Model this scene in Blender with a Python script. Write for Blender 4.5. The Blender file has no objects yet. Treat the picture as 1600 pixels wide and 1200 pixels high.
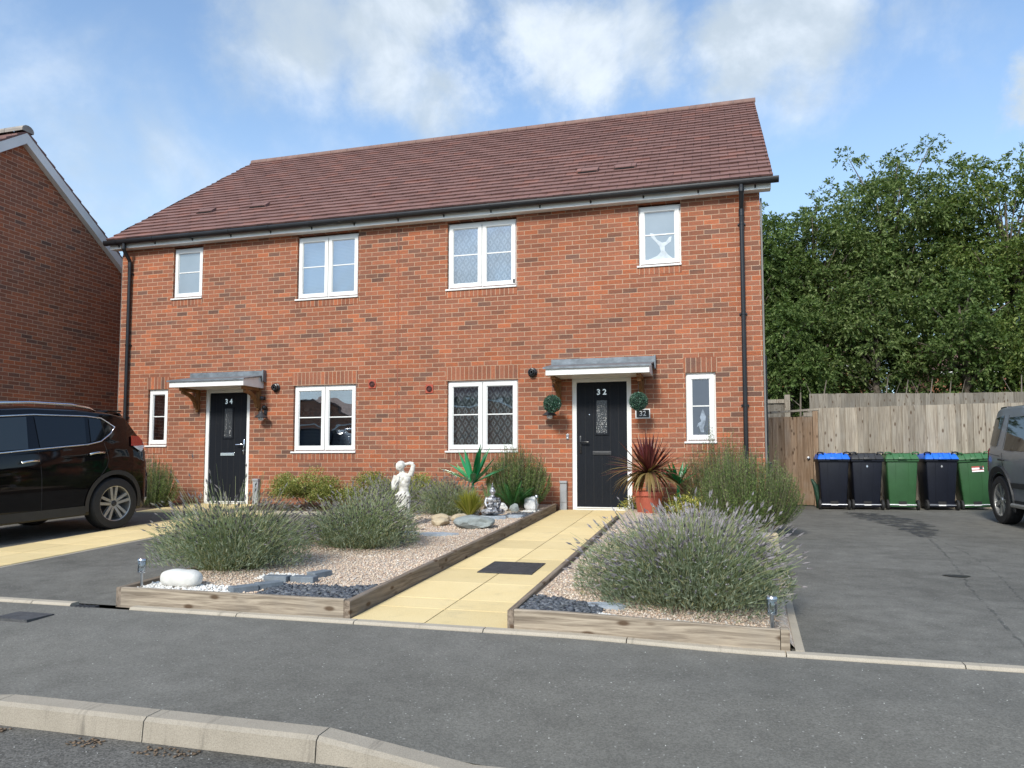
import bpy, bmesh, math, random
import numpy as np
from mathutils import Vector, Matrix, noise as mnoise
random.seed(7); RNG = np.random.default_rng(7)
PI = math.pi; R = math.radians
SC = bpy.context.scene; COL = SC.collection

# ------------------------------------------------------------------ camera, sky, sun, exposure
cd = bpy.data.cameras.new('camera'); cam = bpy.data.objects.new('camera', cd); COL.objects.link(cam)
cam.location = (5.2566, -11.7696, 0.7361); cam.rotation_euler = (PI/2+0.06451, 0, 0.27058)
cd.sensor_width = 36; cd.lens = 36*1157.54/1600; cd.shift_y = 47.63/1600
cd.clip_start = 0.05; cd.clip_end = 3000; SC.camera = cam
TO_SUN = Vector((-0.13, -0.84, 0.64)).normalized()
sd = bpy.data.lights.new('sun', 'SUN'); sd.energy = 3.0; sd.angle = R(11); sd.color = (1, 0.955, 0.86)
sun = bpy.data.objects.new('sun', sd); COL.objects.link(sun); sun.location = (-20, -20, 30)
sun.rotation_euler = TO_SUN.to_track_quat('Z', 'Y').to_euler()
SC.view_settings.view_transform = 'Standard'; SC.view_settings.look = 'None'
SC.view_settings.exposure = 0.45; SC.view_settings.gamma = 1
SC.render.engine = 'CYCLES'; SC.cycles.max_bounces = 6; SC.cycles.transparent_max_bounces = 12

class N:
    """small node-graph helper"""
    def __init__(s, tree): s.t = tree; tree.nodes.clear()
    def new(s, ty, **k):
        n = s.t.nodes.new(ty)
        for a, v in k.items(): setattr(n, a, v)
        return n
    def put(s, n, i, v):
        if v is None: return
        sock = n.inputs[i]
        if isinstance(v, bpy.types.NodeSocket): s.t.links.new(v, sock)
        elif isinstance(v, (tuple, list)):
            sock.default_value = tuple(v)+((1,) if len(v) == 3 and sock.type == 'RGBA' else ())
        else: sock.default_value = v
    def m(s, op, a, b=None, c=None, clamp=False):
        n = s.new('ShaderNodeMath', operation=op); n.use_clamp = clamp
        s.put(n, 0, a); s.put(n, 1, b); s.put(n, 2, c); return n.outputs[0]
    def vm(s, op, a, b=None):
        n = s.new('ShaderNodeVectorMath', operation=op); s.put(n, 0, a); s.put(n, 1, b)
        return n.outputs['Value'] if op in ('DOT_PRODUCT', 'LENGTH', 'DISTANCE') else n.outputs[0]
    def sep(s, v): n = s.new('ShaderNodeSeparateXYZ'); s.put(n, 0, v); return n.outputs
    def comb(s, x, y, z=0.0): n = s.new('ShaderNodeCombineXYZ'); s.put(n, 0, x); s.put(n, 1, y); s.put(n, 2, z); return n.outputs[0]
    def noise(s, v, scale, detail=4, rough=.55, dist=0.0):
        n = s.new('ShaderNodeTexNoise'); s.put(n, 'Vector', v); s.put(n, 'Scale', scale); s.put(n, 'Detail', detail)
        s.put(n, 'Roughness', rough); s.put(n, 'Distortion', dist); return n.outputs[0]
    def vor(s, v, scale, out='Distance', feature='F1'):
        n = s.new('ShaderNodeTexVoronoi', feature=feature); s.put(n, 'Vector', v); s.put(n, 'Scale', scale); return n.outputs[out]
    def wn(s, v): n = s.new('ShaderNodeTexWhiteNoise', noise_dimensions='3D'); s.put(n, 0, v); return n.outputs['Value']
    def ramp(s, f, stops, interp='LINEAR'):
        n = s.new('ShaderNodeValToRGB'); r = n.color_ramp; r.interpolation = interp
        while len(r.elements) < len(stops): r.elements.new(0.5)
        for e, (p, c) in zip(r.elements, stops):
            e.position = p; e.color = (c, c, c, 1) if not isinstance(c, (tuple, list)) else tuple(c)+(1,)
        s.put(n, 0, f); return n.outputs[0]
    def mix(s, f, a, b, mode='MIX'):
        n = s.new('ShaderNodeMix', data_type='RGBA', blend_type=mode)
        s.put(n, 0, f); s.put(n, 6, a); s.put(n, 7, b); return n.outputs[2]
    def smooth(s, v, a, b):
        n = s.new('ShaderNodeMapRange', interpolation_type='SMOOTHSTEP'); s.put(n, 0, v); s.put(n, 1, a); s.put(n, 2, b); return n.outputs[0]
    def obj(s): return s.new('ShaderNodeTexCoord').outputs['Object']
    def pos(s): return s.new('ShaderNodeNewGeometry').outputs['Position']
    def rand(s): return s.new('ShaderNodeNewGeometry').outputs['Random Per Island']
    def bump(s, h, dist=.01, st=1.0):
        n = s.new('ShaderNodeBump'); s.put(n, 'Height', h); s.put(n, 'Distance', dist); s.put(n, 'Strength', st); return n.outputs[0]
    def pbr(s, col, rough=.7, normal=None, metal=0.0, spec=.5, coat=0.0, alpha=None):
        n = s.new('ShaderNodeBsdfPrincipled'); s.put(n, 'Base Color', col); s.put(n, 'Roughness', rough)
        s.put(n, 'Metallic', metal); s.put(n, 'Specular IOR Level', spec); s.put(n, 'Coat Weight', coat); s.put(n, 'Coat Roughness', .03)
        if normal is not None: s.put(n, 'Normal', normal)
        return n.outputs[0]
    def out(s, sh): o = s.new('ShaderNodeOutputMaterial'); s.t.links.new(sh, o.inputs[0])

# sky: clear blue with hazy cloud
W = bpy.data.worlds.new('World'); SC.world = W; W.use_nodes = True
n = N(W.node_tree)
sky = n.new('ShaderNodeTexSky', sky_type='NISHITA'); sky.sun_disc = False
sky.sun_elevation = math.asin(TO_SUN.z); sky.sun_rotation = math.atan2(TO_SUN.x, TO_SUN.y)
sky.air_density = 1.0; sky.dust_density = 0.7; sky.ozone_density = 2.0
d = n.new('ShaderNodeTexCoord').outputs['Generated']; x, y, z = n.sep(d)
zz = n.m('ADD', n.m('MAXIMUM', z, 0.0), 0.16)
flat = n.comb(n.m('DIVIDE', x, zz), n.m('DIVIDE', y, zz), 0.0)
f1 = n.noise(flat, 1.15, 8, .56, .25); f2 = n.noise(d, 3.2, 7, .58, .4)
wn_ = n.new('ShaderNodeTexNoise'); n.put(wn_, 'Vector', d); n.put(wn_, 'Scale', 4.5); n.put(wn_, 'Detail', 8); n.put(wn_, 'Roughness', .62)
dw = n.vm('ADD', d, n.vm('MULTIPLY', n.vm('SUBTRACT', wn_.outputs['Color'], (.5, .5, .5)), (.30, .30, .22)))
lumps = None
for (lx, ly, lz, inner, outer, amp) in [(-.47, .74, .49, .00, .17, .85), (-.37, .79, .47, .00, .14, 1.0), (-.32, .83, .44, .0, .11, .9), (-.34, .78, .53, .0, .13, 1.0),
        (-.17, .85, .50, .0, .10, .95), (-.09, .85, .52, .0, .09, .75), (.06, .87, .49, .0, .10, .8), (.12, .86, .50, .0, .12, .85), (.33, .866, .385, .0, .065, 1.3),
        (.24, .85, .50, .0, .14, .6), (-.66, .68, .32, .0, .26, .55), (-.53, .77, .34, .0, .22, .5), (.5, .8, .3, .0, .2, .8), (-.8, .3, .5, .0, .3, .8), (.35, -.8, .45, .0, .45, .9), (-.35, -.85, .2, .0, .35, .75), (-.7, -.3, .7, .0, .5, .9), (.8, -.4, .6, .0, .5, .8), (0, -.3, .95, .0, .35, .8)]:  # negative y: unseen cloud lumps added behind the camera for soft neutral front light
    v = Vector((lx, ly, lz)).normalized()
    dist = n.vm('DISTANCE', dw, tuple(v))
    mr = n.new('ShaderNodeMapRange', interpolation_type='SMOOTHSTEP'); n.put(mr, 0, dist); n.put(mr, 1, outer*1.3); n.put(mr, 2, inner); n.put(mr, 3, 0.0); n.put(mr, 4, amp)
    lumps = mr.outputs[0] if lumps is None else n.m('MAXIMUM', lumps, mr.outputs[0])
dens = n.m('ADD', n.m('MULTIPLY', f2, 1.15), n.m('ADD', n.m('MULTIPLY', f1, .5), n.m('MULTIPLY', lumps, .62)))
cov = n.smooth(dens, .93, 1.40)
shade = n.smooth(n.noise(d, 6.5, 6, .6, .3), .38, .66)
ccol = n.mix(shade, (.46, .53, .59), (.70, .76, .82))
skc = n.vm('MULTIPLY', sky.outputs[0], (.148, .162, .172))
hz = n.smooth(z, .55, .0)
skc = n.mix(n.m('ADD', .12, n.m('MULTIPLY', hz, .62)), skc, (.50, .68, .84))
veil = n.mix(n.m('MULTIPLY', cov, .86), skc, ccol)
bg = n.new('ShaderNodeBackground'); n.put(bg, 0, veil); n.put(bg, 1, 1.0)
o = n.new('ShaderNodeOutputWorld'); n.t.links.new(bg.outputs[0], o.inputs[0])

# ------------------------------------------------------------------ mesh helpers
ROOT = {}
def rootof(o): return ROOT.get(o.name, (Vector((0, 0, 0)), False)) if o else (Vector((0, 0, 0)), False)
def tag(o, label=None, cat=None, group=None, kind=None):
    if label: o['label'] = label
    if cat: o['category'] = cat
    if group: o['group'] = group
    if kind: o['kind'] = kind
    return o
def thing(name, label, cat, loc=(0, 0, 0), group=None, rot=None):
    """Empty at the base of a thing. rot given: its parts are modelled in local coordinates."""
    o = bpy.data.objects.new(name, None); COL.objects.link(o); o.location = loc; o.empty_display_size = .1
    if rot is not None: o.rotation_euler = rot
    ROOT[o.name] = (Vector(loc), rot is not None)
    return tag(o, label, cat, group)
class MB:
    def __init__(s): s.v = []; s.f = []; s.mi = []
    def add(s, v, f, mi=0):
        b = len(s.v); s.v += [tuple(p) for p in v]; s.f += [tuple(i+b for i in q) for q in f]; s.mi += [mi]*len(f); return s
    def box(s, x0, x1, y0, y1, z0, z1, mi=0, M=None, bev=0.0):
        if bev:
            bm = bmesh.new(); bmesh.ops.create_cube(bm, size=1)
            for p in bm.verts: p.co = Vector(((x0+x1)/2+p.co.x*(x1-x0), (y0+y1)/2+p.co.y*(y1-y0), (z0+z1)/2+p.co.z*(z1-z0)))
            bmesh.ops.bevel(bm, geom=bm.edges[:], offset=bev, segments=2, affect='EDGES', profile=.5)
            v = [tuple(p.co) for p in bm.verts]; f = [[q.index for q in p.verts] for p in bm.faces]; bm.free()
        else:
            v = [(x0, y0, z0), (x1, y0, z0), (x1, y1, z0), (x0, y1, z0), (x0, y0, z1), (x1, y0, z1), (x1, y1, z1), (x0, y1, z1)]
            f = [(0, 3, 2, 1), (4, 5, 6, 7), (0, 1, 5, 4), (1, 2, 6, 5), (2, 3, 7, 6), (3, 0, 4, 7)]
        if M is not None: v = [M @ Vector(p) for p in v]
        return s.add(v, f, mi)
    def prism(s, poly, axis, t0, t1, mi=0):
        """polygon (a,b) extruded along axis 'x' (a=y,b=z), 'y' (a=x,b=z) or 'z' (a=x,b=y)"""
        k = len(poly)
        def P(a, b, t): return {'x': (t, a, b), 'y': (a, t, b), 'z': (a, b, t)}[axis]
        v = [P(a, b, t0) for a, b in poly]+[P(a, b, t1) for a, b in poly]
        f = [tuple(range(k)), tuple(range(2*k-1, k-1, -1))]+[(i, i+k, (i+1) % k+k, (i+1) % k) for i in range(k)]
        return s.add(v, f, mi)
    def tube(s, pts, r, seg=8, mi=0, cap=True):
        pts = [Vector(p) for p in pts]; rs = r if isinstance(r, (list, tuple)) else [r]*len(pts)
        v = []; up = None
        for i, p in enumerate(pts):
            t = (pts[min(i+1, len(pts)-1)]-pts[max(i-1, 0)]).normalized()
            if up is None: up = Vector((0, 0, 1)) if abs(t.z) < .9 else Vector((1, 0, 0))
            a = t.cross(up).normalized(); b = a.cross(t).normalized(); up = b
            for k in range(seg):
                w = 2*PI*k/seg; v.append(p+(a*math.cos(w)+b*math.sin(w))*rs[i])
        f = [(i*seg+k, i*seg+(k+1) % seg, (i+1)*seg+(k+1) % seg, (i+1)*seg+k) for i in range(len(pts)-1) for k in range(seg)]
        if cap: f += [tuple(range(seg-1, -1, -1)), tuple(range((len(pts)-1)*seg, len(pts)*seg))]
        return s.add(v, f, mi)
    def lathe(s, prof, c=(0, 0, 0), seg=20, mi=0, M=None):
        v = []; k = len(prof)
        for j in range(seg):
            w = 2*PI*j/seg
            for r_, z_ in prof:
                p = Vector((r_*math.cos(w), r_*math.sin(w), z_))
                if M is not None: p = M @ p
                v.append(p+Vector(c))
        f = [(j*k+i, ((j+1) % seg)*k+i, ((j+1) % seg)*k+i+1, j*k+i+1) for j in range(seg) for i in range(k-1)]
        return s.add(v, f, mi)
    def ell(s, c, r, M=None, sub=3, mi=0):
        bm = bmesh.new(); bmesh.ops.create_icosphere(bm, subdivisions=sub, radius=1)
        v = []
        for p in bm.verts:
            q = Vector((p.co.x*r[0], p.co.y*r[1], p.co.z*r[2]))
            if M is not None: q = M @ q
            v.append(q+Vector(c))
        f = [[q.index for q in p.verts] for p in bm.faces]; bm.free(); return s.add(v, f, mi)
    def build(s, name, mats, parent=None, smooth=False, loc=None, kind=None, angle=None):
        me = bpy.data.meshes.new(name); off, local = rootof(parent)
        if loc is not None: off = Vector(loc); local = False
        V = s.v if (local or off.length == 0) else [(p[0]-off.x, p[1]-off.y, p[2]-off.z) for p in s.v]
        me.from_pydata(V, [], s.f); mats = mats if isinstance(mats, (list, tuple)) else [mats]
        for m_ in mats: me.materials.append(m_)
        me.polygons.foreach_set('material_index', s.mi)
        if smooth: me.polygons.foreach_set('use_smooth', [True]*len(s.f))
        me.update()
        if smooth and angle: me.set_sharp_from_angle(angle=R(angle))
        o = bpy.data.objects.new(name, me); COL.objects.link(o)
        if parent: o.parent = parent; ROOT[o.name] = (off, local)
        elif loc is not None: o.location = loc; ROOT[o.name] = (Vector(loc), False)
        if kind: o['kind'] = kind
        return o
def npmesh(name, V, k, mats, mi=None, parent=None, loc=(0, 0, 0), smooth=False):
    """V: (faces*k,3) array, faces of k corners each, unshared"""
    V = np.asarray(V, dtype=np.float32); nf = len(V)//k
    off, local = rootof(parent)
    if parent is None: off = Vector(loc); local = False
    if not local: V = V-np.array(off, dtype=np.float32)
    me = bpy.data.meshes.new(name); me.vertices.add(len(V)); me.vertices.foreach_set('co', V.ravel())
    me.loops.add(len(V)); me.loops.foreach_set('vertex_index', np.arange(len(V), dtype=np.int32))
    me.polygons.add(nf); me.polygons.foreach_set('loop_start', np.arange(nf, dtype=np.int32)*k)
    mats = mats if isinstance(mats, (list, tuple)) else [mats]
    for m_ in mats: me.materials.append(m_)
    if mi is not None: me.polygons.foreach_set('material_index', np.asarray(mi, dtype=np.int32))
    me.update(calc_edges=True)
    o = bpy.data.objects.new(name, me); COL.objects.link(o)
    if parent: o.parent = parent; ROOT[o.name] = (off, local)
    else: o.location = loc
    return o
def evaluated(o):
    """replace o's mesh by its modified mesh"""
    dg = bpy.context.evaluated_depsgraph_get(); me = bpy.data.meshes.new_from_object(o.evaluated_get(dg), depsgraph=dg)
    o.modifiers.clear(); o.data = me; return o
def text(s, size, loc, mat, parent, name, rot=(PI/2, 0, 0), ext=.003, bold=.0):
    cu = bpy.data.curves.new('t', 'FONT'); cu.body = s; cu.size = size; cu.extrude = ext; cu.align_x = 'CENTER'; cu.align_y = 'CENTER'; cu.offset = bold
    t = bpy.data.objects.new('t', cu); COL.objects.link(t)
    bpy.context.view_layer.update()
    dg = bpy.context.evaluated_depsgraph_get(); me = bpy.data.meshes.new_from_object(t.evaluated_get(dg))
    bpy.data.objects.remove(t); me.materials.clear(); me.materials.append(mat)
    me.transform(Matrix.Rotation(rot[2], 4, 'Z') @ Matrix.Rotation(rot[0], 4, 'X'))
    off, local = rootof(parent)
    me.transform(Matrix.Translation(Vector(loc)-(Vector((0, 0, 0)) if local else off)))
    o = bpy.data.objects.new(name, me); COL.objects.link(o); o.parent = parent; return o
def copy_tree(o, parent=None):
    c = o.copy(); COL.objects.link(c); c.parent = parent
    for ch in list(o.children): copy_tree(ch, c)
    return c

# ------------------------------------------------------------------ ground level
def ss(t): t = min(1, max(0, t)); return t*t*(3-2*t)
def g(x, y):
    yy = max(y, -14)
    L = -0.03+0.045*yy if yy < 0 else -0.03
    Rr = -0.18+0.018*(yy-4)
    if yy > 4: Rr = -.18
    t = ss((x-4.2)/1.4); return L+(Rr-L)*t
def kdip(x): return .088*(min(1, max(0, (1.86-x)/.9))+min(1, max(0, (x-3.60)/.66)))
def gpav(x, y):
    return g(x, y)-kdip(x)*min(1, max(0, (-7.9-y)/.86))
def terrain(x, y):
    z_ = g(max(-12, min(12, x)), max(-10, y))-.07
    z_ -= .22*ss((-5.5-y)/1.5)
    return z_+1.15*ss((y-6)/6.0)*(1 if x > 5 else ss((x+12)/10))
def sheet(name, x0, x1, y0, y1, mat, dz=0.0, nx=24, ny=24, fn=g, kind='structure', skirt=0.0, label=None):
    b = MB(); xs = np.linspace(x0, x1, nx+1); ys = np.linspace(y0, y1, ny+1)
    v = [(a, c, fn(a, c)+dz) for c in ys for a in xs]
    f = [(j*(nx+1)+i, j*(nx+1)+i+1, (j+1)*(nx+1)+i+1, (j+1)*(nx+1)+i) for j in range(ny) for i in range(nx)]
    b.add(v, f); return tag(b.build(name, mat, smooth=True), label, None, None, kind)

# ------------------------------------------------------------------ materials
MATS = {}
def mat(name, fn):
    m_ = bpy.data.materials.new(name); m_.use_nodes = True; n_ = N(m_.node_tree); n_.out(fn(n_)); MATS[name] = m_; return m_
def simple(name, col, rough=.6, metal=0.0, spec=.5, coat=0.0, var=.12, vs=6.0, bs=0.0, bscale=60):
    def f(n):
        nz = n.noise(n.obj(), vs, 5)
        c = n.mix(1.0, col, n.ramp(nz, [(.3, 1-var), (.7, 1+var)]), 'MULTIPLY')
        nm = n.bump(n.noise(n.obj(), bscale, 4), bs) if bs else None
        return n.pbr(c, rough, nm, metal, spec, coat)
    return mat(name, f)
CW, CH = .2322, .0774
def brickfn(soldier=False, dark=1.0, seed=0.0):
    def f(n):
        x, y, z = n.sep(n.pos()); nx, ny, nz = n.sep(n.new('ShaderNodeNewGeometry').outputs['True Normal'])
        side = n.m('GREATER_THAN', n.m('ABSOLUTE', nx), .6)
        u0 = n.m('ADD', n.m('MULTIPLY', x, n.m('SUBTRACT', 1.0, side)), n.m('MULTIPLY', n.m('ADD', y, .116), side))
        wob = n.m('MULTIPLY', n.m('SUBTRACT', n.noise(n.pos(), 9, 2), .5), .006)
        u0 = n.m('ADD', u0, wob); zz = n.m('ADD', z, n.m('ADD', wob, .2))
        if soldier:
            u = n.m('DIVIDE', u0, CH); v = n.m('DIVIDE', n.m('SUBTRACT', zz, .2+2.123), .9); wu, wv = CH, .9
        else:
            v = n.m('DIVIDE', zz, CH); row = n.m('FLOOR', v)
            u = n.m('ADD', n.m('DIVIDE', u0, CW), n.m('MULTIPLY', n.m('FLOORED_MODULO', row, 2.0), .5)); wu, wv = CW, CH
        row = n.m('FLOOR', v); colu = n.m('FLOOR', u); fu = n.m('FRACT', u); fv = n.m('FRACT', v)
        du = n.m('MULTIPLY', n.m('MINIMUM', fu, n.m('SUBTRACT', 1.0, fu)), wu); dv = n.m('MULTIPLY', n.m('MINIMUM', fv, n.m('SUBTRACT', 1.0, fv)), wv)
        rag = n.m('MULTIPLY', n.m('SUBTRACT', n.noise(n.pos(), 55, 3), .5), .006)
        edge = n.m('ADD', n.m('MINIMUM', du, dv), rag); br = n.smooth(edge, .0035, .0068)
        h = n.wn(n.comb(colu, row, seed)); h2 = n.wn(n.comb(row, colu, 3.7+seed))
        band = n.noise(n.comb(n.m('MULTIPLY', u0, .6), n.m('MULTIPLY', z, 2.6), 1.0), 1.3, 3)
        hh = n.m('ADD', h, n.m('MULTIPLY', n.m('SUBTRACT', band, .5), -.75), clamp=True)
        c = n.ramp(hh, [(0, (.42, .122, .050)), (.10, (.375, .118, .054)), (.30, (.335, .114, .058)), (.55, (.305, .108, .060)), (.78, (.275, .100, .056)), (.91, (.225, .092, .057)), (.98, (.185, .086, .057)), (1, (.15, .078, .058))])
        drag = n.noise(n.comb(n.m('MULTIPLY', u0, 14 if not soldier else 60), n.m('MULTIPLY', z, 60 if not soldier else 14), y), 1.0, 5, .7)
        rim = n.smooth(edge, .006, .022)
        c = n.mix(n.m('MULTIPLY', rim, n.m('MULTIPLY', n.smooth(drag, .38, .60), .72)), c, n.mix(.7, c, (.17, .095, .07)))
        c = n.mix(1.0, c, n.ramp(h2, [(0, .86), (1, 1.16)]), 'MULTIPLY')
        mo = n.mix(n.noise(n.pos(), 25, 4), (.40, .265, .18), (.50, .36, .26))
        eff = n.smooth(n.noise(n.pos(), 1.7, 6, .7), .60, .80)
        c = n.mix(n.m('MULTIPLY', eff, .30), c, (.50, .34, .26)); c = n.mix(1.0, c, n.ramp(n.noise(n.pos(), 45, 4, .7), [(.3, .80), (.7, 1.18)]), 'MULTIPLY')
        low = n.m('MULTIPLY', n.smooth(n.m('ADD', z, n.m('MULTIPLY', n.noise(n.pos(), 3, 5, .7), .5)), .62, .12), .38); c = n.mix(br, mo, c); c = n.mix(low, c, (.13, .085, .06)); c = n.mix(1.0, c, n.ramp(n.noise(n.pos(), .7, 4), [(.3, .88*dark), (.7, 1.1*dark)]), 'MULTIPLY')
        hgt = n.m('ADD', n.m('MULTIPLY', br, 1.0), n.m('MULTIPLY', n.noise(n.pos(), 140, 3), .35))
        return n.pbr(c, .88, n.bump(hgt, .005, .9), spec=.25)
    return f
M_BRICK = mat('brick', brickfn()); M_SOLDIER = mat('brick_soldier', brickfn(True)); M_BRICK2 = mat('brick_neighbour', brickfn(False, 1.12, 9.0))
GA = .2213
def rooffn(n):
    x, y, z = n.sep(n.obj()); s = n.m('MULTIPLY', n.m('ADD', y, .22), 1.237)
    row = n.m('FLOOR', n.m('DIVIDE', s, GA)); u = n.m('ADD', n.m('DIVIDE', x, .29), n.m('MULTIPLY', n.m('FLOORED_MODULO', row, 2.0), .5))
    fu = n.m('FRACT', u); du = n.m('MINIMUM', fu, n.m('SUBTRACT', 1.0, fu)); jt = n.smooth(du, .008, .022)
    h = n.wn(n.comb(n.m('FLOOR', u), row, 0.0))
    c = n.ramp(h, [(0, (.175, .098, .087)), (.4, (.195, .109, .096)), (.75, (.212, .119, .105)), (.93, (.24, .12, .098)), (1, (.165, .092, .083))])
    c = n.mix(1.0, c, n.ramp(n.noise(n.obj(), 3, 6, .7), [(.3, .9), (.7, 1.1)]), 'MULTIPLY')
    c = n.mix(n.m('MULTIPLY', n.smooth(n.noise(n.obj(), 1.1, 6, .75), .58, .78), .25), c, (.33, .27, .24))
    c = n.mix(jt, n.mix(.4, c, (.03, .02, .02)), c)
    return n.pbr(c, .82, n.bump(n.m('ADD', n.m('MULTIPLY', jt, 1.2), n.m('MULTIPLY', n.noise(n.obj(), 90, 4), .5)), .006), spec=.3)
M_ROOF = mat('roof_tiles', rooffn)
M_UPVC = simple('white_upvc', (.76, .76, .745), .32, var=.03, vs=3)
M_UPVC_OLD = simple('white_soffit', (.76, .76, .74), .4, var=.08, vs=2)
M_BLACK = simple('black_plastic', (.014, .014, .016), .30, var=.2)
M_LEAD = simple('lead_flashing', (.16, .185, .21), .55, metal=.2, var=.3, vs=9, bs=.004, bscale=14)
def doorfn(n):
    x, y, z = n.sep(n.obj()); gr = n.noise(n.comb(n.m('MULTIPLY', x, 60), y, n.m('MULTIPLY', z, 3)), 1.0, 5, .6, 1.5)
    return n.pbr(n.mix(gr, (.006, .007, .010), (.016, .019, .025)), .5, n.bump(gr, .004), spec=.12)
M_DOOR = mat('black_woodgrain_door', doorfn)
M_CHROME = simple('chrome', (.75, .76, .78), .12, metal=1.0, var=.03)
M_STEEL = simple('brushed_steel', (.52, .53, .55), .28, metal=1.0, var=.06)
def woodfn(cols, axis=0, knots=True, bright=1.0, rough=.85):
    def f(n):
        p = n.obj(); x, y, z = n.sep(p); a = [x, y, z]; r_ = n.rand()
        sc = [n.m('MULTIPLY', q, 2.2 if i == axis else 38) for i, q in enumerate(a)]
        gr = n.noise(n.vm('ADD', n.comb(*sc), n.comb(n.m('MULTIPLY', r_, 91), n.m('MULTIPLY', r_, 37), r_)), 1.0, 6, .62, .6)
        c = n.mix(n.smooth(gr, .30, .70), cols[0], cols[1])
        c = n.mix(1.0, c, n.ramp(r_, [(0, .74*bright), (1, 1.2*bright)]), 'MULTIPLY')
        c = n.mix(n.m('MULTIPLY', n.smooth(n.noise(n.vm('ADD', p, n.comb(n.m('MULTIPLY', r_, 40), 0.0, 0.0)), 1.8, 5), .45, .75), .5), c, cols[2])
        if knots:
            ks = [n.m('MULTIPLY', q, 4.2 if i == axis else 10) for i, q in enumerate(a)]
            kd = n.vor(n.vm('ADD', n.comb(*ks), n.comb(n.m('MULTIPLY', r_, 17), n.m('MULTIPLY', r_, 53), n.m('MULTIPLY', r_, 7))), 1.0)
            c = n.mix(n.m('MULTIPLY', n.smooth(kd, .24, .09), .85), c, (.075, .042, .022))
        hgt = n.m('ADD', gr, n.m('MULTIPLY', n.noise(p, 200, 2), .3))
        return n.pbr(c, rough, n.bump(hgt, .004), spec=.2)
    return f
M_SLEEPER_X = mat('sleeper_timber', woodfn([(.17, .135, .10), (.44, .37, .285), (.25, .225, .195)], 0))
M_SLEEPER_Y = mat('sleeper_timber_shaded_side', woodfn([(.13, .10, .075), (.30, .24, .185), (.17, .155, .14)], 1))  # same timber in darker tones, shade of the path-facing sides put into the colour
M_FENCE = mat('fence_boards', woodfn([(.22, .185, .145), (.38, .335, .27), (.31, .295, .26)], 2))
M_FENCE2 = mat('weathered_fence', woodfn([(.15, .13, .105), (.26, .235, .20), (.21, .20, .185)], 2))
M_GATE = mat('gate_boards', woodfn([(.22, .14, .085), (.38, .265, .175), (.32, .27, .22)], 2))
M_OAK = mat('stained_bracket_wood', woodfn([(.17, .075, .028), (.30, .145, .055), (.20, .10, .04)], 2, False, rough=.5))
def asphaltfn(a, b, spk=.35, wear=.25):
    def f(n):
        p = n.pos(); fine = n.noise(p, 180, 3, .7); cell = n.vor(p, 130, 'Color'); cx, cy, cz = n.sep(cell)
        big = n.noise(p, .55, 6, .65); mid = n.noise(p, 5, 5, .6)
        c = n.mix(n.smooth(big, .33, .68), a, b)
        c = n.mix(1.0, c, n.ramp(mid, [(.3, 1-wear*.5), (.7, 1+wear*.5)]), 'MULTIPLY')
        c = n.mix(1.0, c, n.ramp(cx, [(0, 1-spk), (1, 1+spk)]), 'MULTIPLY')
        c = n.mix(n.m('MULTIPLY', n.m('GREATER_THAN', cy, .993), .5), c, (.42, .41, .38))
        c = n.mix(n.m('MULTIPLY', n.smooth(n.noise(p, 1.4, 7, .75), .60, .80), .35), c, n.mix(.5, c, (.28, .27, .25)))
        return n.pbr(c, .87, n.bump(n.m('ADD', fine, n.m('MULTIPLY', cz, .6)), .004), spec=.3)
    return f
M_ROAD = mat('road_asphalt', asphaltfn((.105, .100, .088), (.148, .140, .125), .45, .35))
M_PAVE = mat('pavement_asphalt', asphaltfn((.150, .144, .126), (.184, .177, .157), .20, .24))
M_DRIVE = mat('driveway_asphalt', asphaltfn((.128, .123, .108), (.172, .166, .147), .20, .40))
def concfn(base, dirt):
    def f(n):
        p = n.pos(); x, y, z = n.sep(p)
        c = n.mix(n.noise(p, 3, 6, .65), dirt, base); c = n.mix(1.0, c, n.ramp(n.vor(p, 170, 'Distance'), [(0, .8), (.6, 1.1)]), 'MULTIPLY')
        st = n.noise(n.comb(n.m('MULTIPLY', x, 5), n.m('MULTIPLY', y, .5), n.m('MULTIPLY', z, .5)), 1.6, 5, .7)
        c = n.mix(n.m('MULTIPLY', n.smooth(st, .56, .72), .6), c, (.13, .115, .095))
        return n.pbr(c, .9, n.bump(n.noise(p, 130, 4), .003), spec=.2)
    return f
M_KERB = mat('kerb_concrete', concfn((.40, .355, .29), (.25, .22, .175)))
M_EDGING = mat('edging_concrete', concfn((.47, .42, .345), (.31, .27, .21)))
def slabfn(n):
    p = n.pos(); r_ = n.rand()
    c = n.mix(n.noise(p, 2.2, 6, .6), (.69, .53, .255), (.80, .65, .37)); c = n.mix(1.0, c, n.ramp(r_, [(0, .87), (1, 1.07)]), 'MULTIPLY')
    c = n.mix(n.m('MULTIPLY', n.smooth(n.noise(p, 5, 6, .7), .52, .78), .42), c, (.46, .38, .23))
    c = n.mix(1.0, c, n.ramp(n.noise(p, 190, 2), [(.3, .9), (.7, 1.08)]), 'MULTIPLY')
    return n.pbr(c, .85, n.bump(n.noise(p, 90, 4), .003), spec=.2)
M_SLAB = mat('buff_paving_slab', slabfn)
def groundfn(n):
    p = n.pos(); c = n.mix(n.smooth(n.noise(p, .6, 6, .65), .35, .65), (.045, .075, .02), (.10, .09, .045))
    return n.pbr(n.mix(1.0, c, n.ramp(n.noise(p, 30, 3), [(.3, .7), (.7, 1.3)]), 'MULTIPLY'), .95, n.bump(n.noise(p, 40, 4), .03))
M_GROUND = mat('grass_and_earth', groundfn)
M_SOIL = simple('soil', (.085, .062, .045), .95, var=.4, vs=20, bs=.02, bscale=45)
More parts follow.
